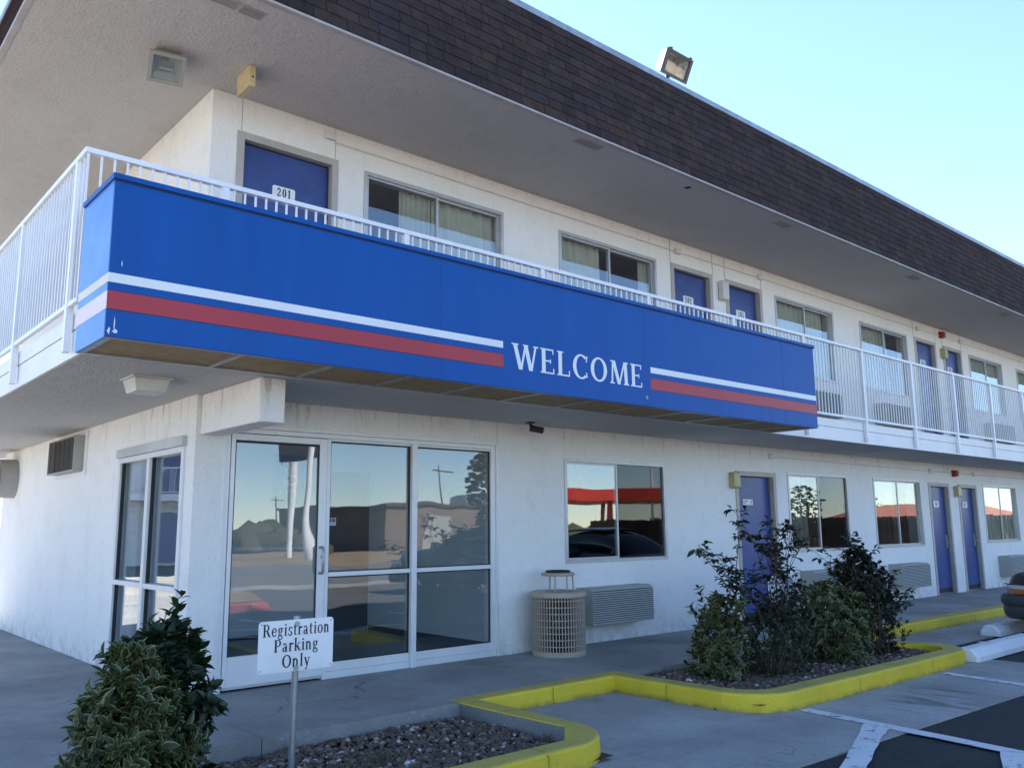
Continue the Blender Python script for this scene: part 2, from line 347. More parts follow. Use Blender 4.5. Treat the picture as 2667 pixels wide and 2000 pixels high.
def glassmat(name, tint=(.82, .86, .86), wav=.35, wd=.02, wsc=1.1, stretch=(1, 1, .55), r0=.05):
    m = bpy.data.materials.new(name); m.use_nodes = True; nt = m.node_tree; nt.nodes.remove(nt.nodes['Principled BSDF'])
    lw = node(nt, 'ShaderNodeLayerWeight'); lw.inputs[0].default_value = .5
    p = math_(nt, 'POWER', lw.outputs['Facing'], 4.2)
    fac = math_(nt, 'ADD', math_(nt, 'MULTIPLY', p, 1-r0), r0)
    v = coords(nt, stretch); bm = node(nt, 'ShaderNodeBump'); bm.inputs['Strength'].default_value = wav; bm.inputs['Distance'].default_value = wd
    nt.links.new(noise(nt, v, wsc, 1, .4), bm.inputs['Height'])
    gl = node(nt, 'ShaderNodeBsdfGlossy'); gl.inputs['Roughness'].default_value = .012; gl.inputs['Color'].default_value = (.95, .97, 1, 1)
    nt.links.new(bm.outputs[0], gl.inputs['Normal'])
    tr = node(nt, 'ShaderNodeBsdfTransparent'); tr.inputs[0].default_value = (*tint, 1)
    mx = node(nt, 'ShaderNodeMixShader'); nt.links.new(fac, mx.inputs[0]); nt.links.new(tr.outputs[0], mx.inputs[1]); nt.links.new(gl.outputs[0], mx.inputs[2])
    nt.links.new(mx.outputs[0], nt.nodes['Material Output'].inputs[0]); return m
M_glass = glassmat('window_glass', (.90, .93, .92), .10, .02, 1.4, r0=.13)
M_glassdoor = glassmat('wavy_storefront_glass', (.84, .89, .92), .22, .02, 1.5, r0=.09)
M_screen = glassmat('dark_insect_screen', (.42, .44, .45), .1, .02, 1.0, r0=.035)

# ------------------------------------------------------------------ lettering (stroke-built serif glyphs, cap height 1)
TK, TN, SF = .165, .085, .055
def G():
    g = {}
    def st(x, y0=0, y1=1, w=TK, top=True, bot=True, e=.07, tl=True):
        r = [('l', x, y0, x, y1, w)]
        if bot: r.append(('s', x-w/2-e, y0, w+2*e, SF))
        if top: r.append(('s', x-w/2-e, y1-SF, w+(2*e if tl else e), SF))
        return r
    g['W'] = (1.22, [('l', .14, 1, .40, 0, TK), ('l', .62, 1, .42, 0, TN), ('l', .62, 1, .86, 0, TK), ('l', 1.08, 1, .88, 0, TN), ('s', 0, .945, .3, SF), ('s', .97, .945, .24, SF), ('s', .5, .945, .24, SF)])
    g['E'] = (.72, st(.16)+[('s', .16, .94, .46, .06), ('s', .16, 0, .48, .06), ('s', .16, .48, .34, .06), ('l', .60, .80, .60, 1, .05), ('l', .63, 0, .63, .22, .05), ('l', .48, .41, .48, .59, .045)])
    g['L'] = (.68, st(.16)+[('s', .16, 0, .46, .06), ('l', .60, 0, .60, .24, .05)])
    g['C'] = (.84, [('a', .45, .5, .42, .52, 48, 312, TK, .07), ('l', .71, .72, .75, .97, .055), ('l', .71, .28, .75, .06, .05)])
    g['O'] = (.92, [('a', .46, .5, .43, .52, 0, 360, TK, .075)])
    g['M'] = (1.12, [('l', .17, 0, .22, 1, TN), ('l', .26, 1, .55, 0, TK), ('l', .56, 0, .86, 1, TN), ('l', .90, 1, .95, 0, TK), ('s', .05, 0, .26, SF), ('s', .80, 0, .30, SF), ('s', .08, .945, .22, SF), ('s', .82, .945, .24, SF)])
    g['R'] = (.80, st(.17, tl=False)+[('a', .36, .735, .30, .265, -90, 90, TK*.9, .06), ('s', .17, .94, .20, .06), ('s', .17, .47, .20, .06), ('l', .42, .5, .68, 0, TK), ('s', .58, 0, .20, SF)])
    g['P'] = (.70, st(.17, tl=False)+[('a', .36, .715, .31, .285, -90, 90, TK*.9, .06), ('s', .17, .94, .20, .06), ('s', .17, .43, .20, .06)])
    x = .68
    g['n'] = (.66, st(.15, 0, x, .14, True, True, .05)+[('a', .33, .44, .20, .25, 0, 150, .135, .10), ('l', .462, 0, .462, .46, .135), ('s', .34, 0, .25, SF)])
    g['r'] = (.48, st(.15, 0, x, .14, True, True, .05)+[('a', .34, .42, .17, .26, 40, 150, .12, .10), ('d', .42, .60, .07)])
    g['i'] = (.34, st(.17, 0, x, .14, True, True, .05)+[('d', .16, .88, .085)])
    g['l'] = (.34, st(.17, 0, 1.04, .14, True, True, .05))
    g['t'] = (.42, [('l', .18, .08, .18, .86, .135), ('s', .04, x-.07, .34, .07), ('a', .27, .16, .16, .17, 180, 320, .12, .06)])
    g['o'] = (.62, [('a', .31, .34, .28, .36, 0, 360, .135, .06)])
    g['e'] = (.58, [('a', .30, .34, .27, .36, 15, 330, .135, .06), ('s', .12, .34, .44, .06)])
    g['a'] = (.60, [('a', .26, .47, .20, .23, 20, 160, .13, .07), ('l', .41, .06, .41, .5, .13), ('a', .25, .18, .20, .20, 0, 360, .12, .06), ('s', .38, 0, .18, SF)])
    g['s'] = (.50, [('a', .25, .51, .19, .19, 30, 250, .115, .07), ('a', .25, .17, .20, .20, -150, 80, .115, .07), ('l', .40, .50, .42, .66, .05), ('l', .06, .20, .07, .02, .05)])
    g['g'] = (.60, [('a', .27, .46, .21, .23, 0, 360, .12, .06), ('a', .28, -.10, .25, .19, 0, 360, .10, .07), ('a', .20, .16, .12, .13, 100, 270, .08, .06), ('s', .18, .05, .22, .09), ('s', .40, .58, .17, .07)])
    g['k'] = (.66, st(.15, 0, 1.04, .14, True, True, .05)+[('l', .22, .30, .50, .66, .08), ('l', .30, .40, .54, 0, .15), ('s', .42, .63, .2, .05), ('s', .43, 0, .22, SF)])
    g['y'] = (.62, [('l', .12, x, .34, 0, .14), ('l', .52, x, .26, -.26, .075), ('s', .01, x-SF, .26, SF), ('s', .42, x-SF, .20, SF), ('d', .19, -.25, .07)])
    g['0'] = (.68, [('a', .34, .5, .30, .51, 0, 360, .17, .065)])
    g['1'] = (.52, [('l', .27, 0, .27, 1, .17), ('s', .10, 0, .34, .055), ('l', .12, .80, .24, .97, .10)])
    g['2'] = (.66, [('a', .31, .73, .27, .27, -25, 165, .17, .07), ('l', .50, .62, .12, .06, .13), ('s', .05, 0, .54, .12), ('l', .58, .04, .60, .24, .05), ('d', .12, .74, .075)])
    g['3'] = (.64, [('a', .29, .75, .25, .25, -80, 160, .16, .07), ('a', .29, .27, .29, .28, -155, 85, .17, .07), ('d', .11, .76, .075), ('d', .09, .22, .08)])
    g['4'] = (.70, [('l', .46, 0, .46, 1, .16), ('s', .32, 0, .28, .055), ('s', .03, .24, .62, .10), ('l', .08, .28, .44, 1, .075)])
    g['5'] = (.64, [('a', .27, .32, .30, .33, -155, 120, .17, .07), ('l', .12, .5, .12, 1, .07), ('s', .09, .86, .46, .13), ('d', .09, .22, .08)])
    g['6'] = (.68, [('a', .34, .32, .29, .33, 0, 360, .16, .07), ('a', .46, .42, .42, .58, 95, 180, .16, .07)])
    g['7'] = (.62, [('s', .06, .87, .52, .13), ('l', .50, .9, .24, 0, .17), ('l', .08, .72, .08, .9, .05)])
    g['S'] = (.60, [('a', .30, .745, .24, .26, 30, 250, .14, .07), ('a', .30, .255, .25, .265, -150, 80, .14, .07)])
    g['T'] = (.72, st(.36, 0, 1, top=False)+[('s', .04, .94, .64, .06), ('l', .07, .78, .07, 1, .05), ('l', .65, .78, .65, 1, .05)])
    g['A'] = (.84, [('l', .16, 0, .42, 1, TN), ('l', .44, 1, .70, 0, TK), ('s', .26, .30, .32, .06), ('s', .04, 0, .24, SF), ('s', .56, 0, .28, SF)])
    g['X'] = (.84, [('l', .18, 1, .66, 0, TK), ('l', .64, 1, .20, 0, TN), ('s', .06, 0, .26, SF), ('s', .52, 0, .28, SF), ('s', .06, .945, .28, SF), ('s', .52, .945, .24, SF)])
    return g
GL = G()
def text_width(s, sx, gap): return sum((GL[c][0]*sx+gap if c != ' ' else .35*sx) for c in s)-gap
def text(mb, s, org, u, v, n, h, sx=1.0, gap=.06, width=None, center=False, bf=1.0):
    """adds flat lettering to mb; org = baseline left, u right, v up, n out of the face"""
    org, u, v, n = map(Vector, (org, u, v, n)); k = 0
    if width is not None: sx = (width/h+gap-gap*len(s))/sum(GL[c][0] if c != ' ' else .35 for c in s)
    if center: org = org-u*(text_width(s, sx, gap)*h/2)
    def P(x, y, d): return org+u*(x*h)+v*(y*h)+n*d
    px = 0
    for c in s:
        if c == ' ': px += .35*sx; continue
        w, strokes = GL[c]
        for sk in strokes:
            k += 1; d = (k % 12)*.00012; t = sk[0]
            if t == 'l':
                _, x0, y0, x1, y1, wd = sk; wd *= bf
                mb.quad(*[P(px+a*sx, b, d) for a, b in ((x0-wd/2, y0), (x0+wd/2, y0), (x1+wd/2, y1), (x1-wd/2, y1))])
            elif t == 's':
                _, x0, y0, ww, hh = sk
                mb.quad(*[P(px+a*sx, b, d) for a, b in ((x0, y0), (x0+ww, y0), (x0+ww, y0+hh), (x0, y0+hh))])
            elif t == 'd':
                _, x0, y0, r = sk
                mb.add([P(px+(x0+r*math.cos(2*PI*i/12))*sx, y0+r*math.sin(2*PI*i/12), d) for i in range(12)], [tuple(range(12))])
            else:
                _, cx, cy, rx, ry, a0, a1, wx, wy = sk; wx *= bf; wy *= 1+(bf-1)*.6; m = max(6, int(abs(a1-a0)/12)); vs = []
                for i in range(m+1):
                    a = math.radians(a0+(a1-a0)*i/m)
                    for q in (0, 1): vs.append(P(px+(cx+(rx-q*wx)*math.cos(a))*sx, cy+(ry-q*wy)*math.sin(a), d))
                mb.add(vs, [(2*i, 2*i+2, 2*i+3, 2*i+1) for i in range(m)])
        px += w*sx+gap
    return mb

# ------------------------------------------------------------------ ground
def struct(name, mb, mat, parent=None, label=None, bevel=0):
    o = mb.build(name, mat, parent, bevel=bevel)
    if parent is None: o['kind'] = 'structure'
    return o
ZL = -.14
struct('ground', MB().quad((-900, -900, -.45), (900, -900, -.45), (900, 900, -.45), (-900, 900, -.45)), M_field)
struct('driveway', MB().quad((-30, -12.8, ZL), (-4.02, -12.8, ZL), (-4.02, 22, ZL), (-30, 22, ZL)), M_drive)
struct('drive_lane', MB().quad((-4.0, -13.2, ZL-.008), (70, -13.2, ZL-.008), (70, -7.6, ZL-.008), (-4.0, -7.6, ZL-.008)), M_oldasph)
struct('parking_lot', MB().quad((-60, -13.2, ZL-.012), (70, -13.2, ZL-.012), (70, 60, ZL-.012), (-60, 60, ZL-.012)), M_asph)
struct('road', MB().quad((-200, -27, -.19), (200, -27, -.19), (200, -14.4, -.19), (-200, -14.4, -.19)), M_road)
struct('road_verge', MB().box(-200, 200, -14.4, -13.2, -.3, -.13), M_apron)
field = MB()
gx = np.linspace(-200, 200, 61); gy = np.linspace(-27.0, -300, 30)
fv = [(x, y, -.2-.010*(-27-y)*.5+.12*math.sin(x*.21+y*.13)*min(1, (-27-y)/6)) for y in gy for x in gx]
ff = [(j*61+i, j*61+i+1, (j+1)*61+i+1, (j+1)*61+i) for j in range(29) for i in range(60)]
field.add(fv, ff, 0, True); struct('dry_field', field, M_field)

# concrete apron: slabs as separate pieces with joints
apron = bpy.data.objects.new('concrete_apron', None); link(apron); apron['kind'] = 'structure'
gp = .006
def slab(parent, poly, z0, z1, mat, name='slab'):
    return MB().prism(poly, z0, z1).build(name, mat, parent)
ax = [-1.9, -.1, 1.516, 3.0, 4.6, 6.2, 7.366]
for i in range(len(ax)-1):
    for (a, b) in ((-3.20, -1.60), (-4.06-.02*i, -3.20-gp)):
        x0, x1 = ax[i], ax[i+1]-gp
        slab(apron, [(x0, a if a > -4 else -4.02-.032*x0), (x1, a if a > -4 else -4.02-.032*x1), (x1, b), (x0, b)], ZL-.06, ZL, M_apron)
slab(apron, [(7.366, -2.53), (16, -2.50), (16, -1.60), (7.366, -1.60)], ZL-.06, ZL, M_apron)
slab(apron, [(16.01, -2.50), (30, -2.50), (30, -1.60), (16.01, -1.60)], ZL-.06, ZL, M_apron)

# painted markings: sheets 4 mm above
def strip(mb, pts, w0, w1, z):
    (xa, ya), (xb, yb) = pts; d = Vector((xb-xa, yb-ya)).normalized(); n = Vector((-d.y, d.x)); k = 14
    L = []; R_ = []
    for i in range(k+1):
        t = i/k; w = (w0+(w1-w0)*t)/2; j1 = random.uniform(-.006, .006); j2 = random.uniform(-.006, .006)
        L.append((xa+(xb-xa)*t+n.x*(w+j1), ya+(yb-ya)*t+n.y*(w+j1), z)); R_.append((xa+(xb-xa)*t-n.x*(w+j2), ya+(yb-ya)*t-n.y*(w+j2), z))
    mb.add(L+R_, [(k+1+i, k+2+i, i+1, i) for i in range(k)])
mk = MB(); strip(mk, ((3.55, -3.235), (3.36, -4.82)), .135, .135, ZL+.004); strip(mk, ((3.36, -4.82), (3.15, -6.6)), .13, .13, ZL+.004)
struct('parking_line', mk, M_line)
mk = MB(); strip(mk, ((3.43, -3.90), (2.98, -4.06)), .19, .15, ZL+.0055); strip(mk, ((2.98, -4.06), (1.2, -4.72)), .15, .15, ZL+.0055)
struct('hatched_line', mk, M_line)
mk = MB(); strip(mk, ((3.33, -4.86), (1.0, -5.75)), .15, .15, ZL+.0055); struct('hatched_line', mk, M_line)
mk = MB(); strip(mk, ((6.10, -3.285), (5.62, -5.9)), .125, .125, ZL+.004); struct('parking_line', mk, M_line)
mk = MB(); strip(mk, ((8.75, -2.6), (8.4, -7)), .11, .11, ZL+.004); struct('parking_line', mk, M_line)
mk = MB(); strip(mk, ((1.10, -3.262), (.75, -3.30)), .05, .06, ZL+.004); struct('blue_parking_line', mk, M_bluepaint)
# walkway slabs
walk = bpy.data.objects.new('walkway', None); link(walk); walk['kind'] = 'structure'
wx = [-.36, 1.5, 3.06, 5.19, 7.0, 8.8, 10.6, 12.4, 14.2, 16, 18, 20, 22, 24, 26, 28, 30]
for i in range(len(wx)-1):
    x0, x1 = wx[i], wx[i+1]-gp
    y0 = -1.655
    if x0 >= 1.45 and x0 < 2.9 or x0 >= 6.9: y0 = -1.50      # yellow kerb in front of it
    if abs(x0-1.5) < .01: slab(walk, [(x0, -1.5), (x1, -1.5), (x1, .06), (x0, .06)], -.16, 0, M_walk)
    elif x0 < 1: slab(walk, [(x0, -1.655), (1.29, -1.655), (1.29, -1.5), (x1, -1.5), (x1, .06), (x0, .06)], -.16, 0, M_walk)
    else: slab(walk, [(x0, y0), (x1, y0), (x1, .06), (x0, .06)], -.16, 0, M_walk)
wy = [-1.655, -.2, .06, 1.9, 3.8, 5.7, 7.6, 9.6, 12]
for i in range(len(wy)-1):
    for (x0, x1) in ((-2.1, -.36-gp), (-4.0, -2.1-gp)):
        x1b = -.24 if (wy[i] > 0 and x1 > -1) else x1
        slab(walk, [(x0, wy[i]), (x1b, wy[i]), (x1b, wy[i+1]-gp), (x0, wy[i+1]-gp)], -.16, 0, M_walk)
slab(walk, [(-4, -3.3), (-2.1-gp, -3.3), (-2.1-gp, -1.655-gp), (-4, -1.655-gp)], -.16, 0, M_walk)

# yellow kerbs: sections swept along their outer edge
def kerb(outer, inner, name='yellow_kerb', mat=None, z1=.004, z0=ZL-.04, label=None):
    """band between two polylines of equal length, with rounded top edge"""
    mb = MB(); n = len(outer); ch = .022
    rows = []
    for o, i in zip(outer, inner):
        o = Vector((*o, 0)); i = Vector((*i, 0)); d = (i-o).normalized()
        rows.append([o-d*.012+Vector((0, 0, z0)), o+Vector((0, 0, z1-ch)), o+d*ch*.3+Vector((0, 0, z1-ch*.3)), o+d*ch+Vector((0, 0, z1)), i+Vector((0, 0, z1)), i+Vector((0, 0, z0))])
    vs = [p for r in rows for p in r]; k = 6
    mb.add(vs, [(a*k+b, (a+1)*k+b, (a+1)*k+b+1, a*k+b+1) for a in range(n-1) for b in range(k-1)][:], 0, False)
    mb.add(rows[0], [tuple(range(k))[::-1]]); mb.add(rows[-1], [tuple(range(k))])
    o = mb.build(name, mat or M_yellow)
    bpy.context.view_layer.update()
    import bmesh
    bm = bmesh.new(); bm.from_mesh(o.data); bmesh.ops.remove_doubles(bm, verts=bm.verts, dist=1e-5); bmesh.ops.recalc_face_normals(bm, faces=bm.faces); bm.to_mesh(o.data); bm.free()
    return o
def arc(cx, cy, r, a0, a1, n): return [(cx+r*math.cos(math.radians(a0+(a1-a0)*i/n)), cy+r*math.sin(math.radians(a0+(a1-a0)*i/n))) for i in range(n+1)]
# near bed: right side, rounded corner, long front side
o1 = [(1.453, -1.66), (1.453, -2.2), (1.453, -2.72)]+arc(.99, -2.75, .463, 0, -90, 12)[1:]+[(.3, -3.222), (-.6, -3.235), (-2.1, -3.25)]
i1 = [(1.262, -1.66), (1.27, -2.2), (1.295, -2.72)]+[(1.305-.29*t, -2.765-.295*t) for t in [k/11 for k in range(12)]]+[(.3, -3.06), (-.6, -3.06), (-2.1, -3.06)]
k1 = kerb(o1, i1, label=1); tag(k1, 'yellow painted kerb wrapping the near gravel bed by the entrance', 'kerb', 'yellow painted kerbs')
k2 = kerb([(1.27, -1.658), (1.46, -1.658), (2.2, -1.656), (3.03, -1.652)], [(1.27, -1.50), (1.46, -1.5), (2.2, -1.5), (3.03, -1.5)])
tag(k2, 'short straight yellow kerb along the walkway between the two gravel beds', 'kerb', 'yellow painted kerbs')
o3 = [(3.03, -1.50), (3.035, -2.2), (3.06, -2.80)]+arc(3.50, -2.74, .44, 180, 268, 10)[1:]+[(4.1, -3.19), (5.0, -3.20), (6.0, -3.205), (6.72, -3.20)]+arc(6.74, -2.74, .46, -88, 62, 14)[1:]+[(6.96, -2.2), (6.97, -1.66)]
i3 = [(3.20, -1.50), (3.205, -2.2), (3.23, -2.74)]+arc(3.53, -2.70, .30, 180, 268, 10)[1:]+[(4.1, -3.00), (5.0, -3.015), (6.0, -3.02), (6.66, -3.02)]+arc(6.68, -2.74, .28, -88, 62, 14)[1:]+[(6.80, -2.3), (6.80, -1.66)]
k3 = kerb(o3, i3); tag(k3, 'yellow painted kerb curving round the planted island with the rose bushes', 'kerb', 'yellow painted kerbs')
k4 = kerb([(6.985, -1.665), (9, -1.68), (13, -1.73), (18, -1.76), (30, -1.8)], [(6.985, -1.505), (9, -1.505), (13, -1.505), (18, -1.505), (30, -1.505)])
tag(k4, 'long straight yellow kerb along the far walkway behind the wheel stops', 'kerb', 'yellow painted kerbs')
def kjoint(k, x0, y0, x1, y1, n='kerb_joint'):
    d = Vector((x1-x0, y1-y0, 0)).normalized()*.003
    p = Vector((-d.y, d.x, 0)).normalized()
    mb = MB(); a = Vector((x0, y0, 0)); b = Vector((x1, y1, 0)); dd = (b-a).normalized(); w = Vector((-dd.y, dd.x, 0))*.0025
    zt = .0052; o = a-dd*.0145
    mb.add([o-w+Vector((0, 0, ZL)), o+w+Vector((0, 0, ZL)), o+w+Vector((0, 0, -.018)), o-w+Vector((0, 0, -.018)), a+dd*.021-w+Vector((0, 0, zt)), a+dd*.021+w+Vector((0, 0, zt)), b+w+Vector((0, 0, zt)), b-w+Vector((0, 0, zt))], [(0, 1, 2, 3), (3, 2, 5, 4), (4, 5, 6, 7)])
    mb.build(n, M_jointdark, k)
M_jointdark = pm('dirty_joint', (.10, .09, .05), .9)
kjoint(k3, 4.55, -3.196, 4.55, -3.01); kjoint(k3, 6.02, -3.205, 6.02, -3.02); kjoint(k3, 3.04, -2.25, 3.21, -2.25); kjoint(k2, 2.25, -1.656, 2.25, -1.5); kjoint(k1, .72, -3.214, .72, -3.06); kjoint(k1, 1.453, -2.15, 1.27, -2.15); kjoint(k4, 9.0, -1.68, 9.0, -1.505); kjoint(k4, 11.0, -1.705, 11.0, -1.505)
# bare concrete inner faces are the walkway slabs; bed soil
struct('gravel_bed', MB().quad((-2.1, -3.2, -.115), (1.32, -3.2, -.115), (1.32, -1.62, -.115), (-2.1, -1.62, -.115)), M_bed)
struct('gravel_bed', MB().quad((3.15, -3.1, -.075), (6.9, -3.1, -.075), (6.9, -1.62, -.075), (3.15, -1.62, -.075)), M_bed)
# concrete lining of the bed on the inside of the yellow kerb
struct('bed_lining', MB().add([(1.258, -1.66, -.13), (1.266, -2.2, -.13), (1.291, -2.72, -.13), (1.301, -2.765, -.13), (1.258, -1.66, -.006), (1.266, -2.2, -.006), (1.291, -2.72, -.006), (1.301, -2.765, -.006)], [(0, 1, 5, 4), (1, 2, 6, 5), (2, 3, 7, 6)]), M_kerbc)

# gravel: stones as real lumps
def lump(k):
    rs = np.random.RandomState(k); ph = (1+5**.5)/2
    V = np.array([(-1,ph,0),(1,ph,0),(-1,-ph,0),(1,-ph,0),(0,-1,ph),(0,1,ph),(0,-1,-ph),(0,1,-ph),(ph,0,-1),(ph,0,1),(-ph,0,-1),(-ph,0,1)])/math.sqrt(1+ph*ph)
    F = np.array([(0,11,5),(0,5,1),(0,1,7),(0,7,10),(0,10,11),(1,5,9),(5,11,4),(11,10,2),(10,7,6),(7,1,8),(3,9,4),(3,4,2),(3,2,6),(3,6,8),(3,8,9),(4,9,5),(2,4,11),(6,2,10),(8,6,7),(9,8,1)])
    # one subdivision for rounder stones
    mid = {}; V = list(map(tuple, V)); F2 = []
    def m_(a, b):
        key = (min(a, b), max(a, b))
        if key not in mid:
            p = (np.array(V[a])+np.array(V[b]))/2; p /= np.linalg.norm(p); V.append(tuple(p)); mid[key] = len(V)-1
        return mid[key]
    for a, b, c in F:
        x, y, z = m_(a, b), m_(b, c), m_(c, a); F2 += [(a, x, z), (b, y, x), (c, z, y), (x, y, z)]
    V = np.array(V)*(1+rs.uniform(-.16, .16, (len(V), 1)))*np.array((1, rs.uniform(.7, .95), rs.uniform(.5, .7)))
    return V, np.array(F2)
LUMPS = [lump(k) for k in range(7)]
def gravel(name, inside, bbox, n, zb, smin, smax, hfun, label, seed):
    rs = np.random.RandomState(seed); VV = []; FF = []; b = 0; cnt = 0
    while cnt < n:
        x = rs.uniform(bbox[0], bbox[1]); y = rs.uniform(bbox[2], bbox[3])
        if not inside(x, y): continue
        V, F = LUMPS[rs.randint(7)]; s = smin+(smax-smin)*rs.beta(1.6, 4)
        R = np.array(Euler((rs.uniform(-.5, .5), rs.uniform(-.5, .5), rs.uniform(0, 6.28))).to_matrix())
        VV.append((V*s)@R.T+np.array((x, y, zb+hfun(x, y)+rs.uniform(0, .012)))); FF.append(F+b); b += len(V); cnt += 1
    o = big(name, np.concatenate(VV), np.concatenate(FF), M_stone, smooth=True)
    return tag(o, label, 'gravel', kind='stuff')
def in1(x, y): return x < 1.24 and y > -3.03 and y < -1.68 and (x-1.0)+(-3.03-y)*-1 > -99 and not (x > 1.0 and y < -2.75 and (x-1.0) > (y+3.05))
gravel('gravel', in1, (-2.05, 1.25, -3.04, -1.68), 5200, -.105, .012, .034, lambda x, y: .012*math.sin(3*x)*math.cos(4*y), 'brown river gravel filling the near bed by the sign post', 1)
def in2(x, y): return 3.24 < x < 6.9 and -2.98 < y < -1.67 and not (x < 3.5 and y < -2.7 and (3.53-x)**2+(-2.70-y)**2 > .08) and not (x > 6.66 and y < -2.6 and (x-6.66)**2+(y+2.7)**2 > .07)
gravel('gravel', in2, (3.22, 6.9, -3.0, -1.66), 4600, -.06, .013, .038, lambda x, y: .02*math.sin(2.1*x+1)*math.cos(3*y), 'dark river gravel filling the island bed under the rose bushes', 2)

# ------------------------------------------------------------------ the motel
motel = thing('motel_building', 'white stucco two-storey motel with dark mansard roof and blue doors', 'building', (0, 0, 0))
XR = 30.0; ZS = 2.475; ZF = 2.765; ZC = 5.265; XW = -.27; YB = 7.25
def wallgrid(axis, a0, a1, z0, z1, d0, d1, ops, mat, name='wall'):
    ops = [(o[0], o[1], max(o[2], z0), min(o[3], z1)) for o in ops]
    As = sorted({a0, a1, *[o[0] for o in ops], *[o[1] for o in ops]}); Zs = sorted({z0, z1, *[o[2] for o in ops], *[o[3] for o in ops]})
    mb = MB()
    for a, b in zip(As, As[1:]):
        run = None
        for c, d in list(zip(Zs, Zs[1:]))+[(None, None)]:
            solid = c is not None and not any(o[0] <= (a+b)/2 <= o[1] and o[2] <= (c+d)/2 <= o[3] for o in ops)
            if solid: run = (run[0], d) if run else (c, d)
            if not solid and run:
                if axis == 'x': mb.box(a, b, d0, d1, *run)
                else: mb.box(d0, d1, a, b, *run)
                run = None
    return mb.build(name, mat, motel)
LW = [(4.08, 5.90), (8.87, 10.68), (11.60, 13.44), (16.41, 18.28), (19.2, 21.0), (24.0, 25.8)]
LWZ = (.925, 2.115)
LD = [(7.50, 8.51, 'plate'), (13.80, 14.70, '101'), (15.15, 16.05, '102'), (21.4, 22.3, '103'), (22.7, 23.6, '104')]
UW = [(1.32, 3.15), (4.065, 5.886), (8.82, 10.6), (11.55, 13.4), (16.36, 18.2), (19.1, 20.9), (24.0, 25.8)]
UWZ = (3.69, 4.905)
UD = [(-.014, .993, '201'), (6.225, 7.15, '202'), (7.51, 8.43, '203'), (13.75, 14.68, '204'), (15.05, 15.95, '205'), (21.3, 22.2, '206'), (22.6, 23.5, '207')]
LDT = 2.085; UDT = 4.92
wallgrid('x', XW, XR, 0, ZS, 0, .2, [(.0, 3.035, -1, 2.215)]+[(a, b, *LWZ) for a, b in LW]+[(a, b, -1, LDT) for a, b, _ in LD], M_stucco)
wallgrid('x', XW, XR, ZF, ZC, 0, .2, [(a, b, *UWZ) for a, b in UW]+[(a, b, 0, UDT) for a, b, _ in UD], M_stucco_up)
wallgrid('y', .2, YB, 0, ZS, XW, XW+.2, [(.22, 1.94, .06, 2.06)], M_stucco)
wallgrid('y', .2, YB, ZF, ZC, XW, XW+.2, [], M_stucco_up)
MB().box(XW, XR, YB, YB+.2, 0, ZC).build('wall', M_stucco, motel)
MB().box(XR, XR+.2, 0, YB+.2, 0, ZC).build('wall', M_stucco, motel)
MB().box(-.232, -.02, -1.13, 0, 2.133, ZS).build('beam', M_stucco, motel, bevel=.012)
# inner rooms
MB().box(XW+.2, XR, .2, YB, .0, .012).build('floor', M_floor, motel)
MB().box(3.06, 3.16, .2, YB, .012, ZS).build('partition_wall', M_lobbywall, motel)
MB().box(XW+.2, 3.06, 2.6, 2.7, .012, ZS).build('partition_wall', M_lobbywall, motel)
MB().box(2.45, 3.04, 2.585, 2.6, .012, 2.05).build('inner_doorway', M_dark, motel)
MB().box(XW+.2, 3.06, .2, 2.6, ZS-.09, ZS-.01).build('lobby_ceiling', M_lobbydark, motel)
MB().box(XW+.2, 2.45, 2.583, 2.6, .012, .12).build('skirting', M_dark, motel)
MB().box(3.045, 3.06, .2, 2.58, .012, .12).build('skirting', M_dark, motel)
MB().box(3.16, XR, 3.0, 3.1, .012, ZS).build('partition_wall', M_dark, motel)
MB().box(XW+.2, XR, 3.0, 3.1, ZF, ZC).build('partition_wall', M_dark, motel)
for x in (1.18, 7.33, 14.87, 11.0, 18.6, 3.6):
    if x > 3.2: MB().box(x, x+.1, .2, 3.0, .012, ZS).build('partition_wall', M_dark, motel)
    MB().box(x, x+.1, .2, 3.0, ZF, ZC).build('partition_wall', M_dark, motel)

# balcony slab with its fascia boards
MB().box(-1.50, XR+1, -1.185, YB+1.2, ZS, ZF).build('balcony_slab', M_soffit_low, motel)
MB().box(-1.50, XR+1, -1.185, YB+1.2, ZF, ZF+.004).build('balcony_floor', M_walk, motel)
for z0, z1, k in ((ZS+.003, 2.655, 0), (2.662, 2.772, .006)):
    MB().box(-1.52, XR+1, -1.2-k, -1.185, z0, z1).build('fascia_board', M_fascia, motel)
    MB().box(-1.515-k, -1.50, -1.184, YB+1.2, z0, z1).build('fascia_board', M_fascia, motel)

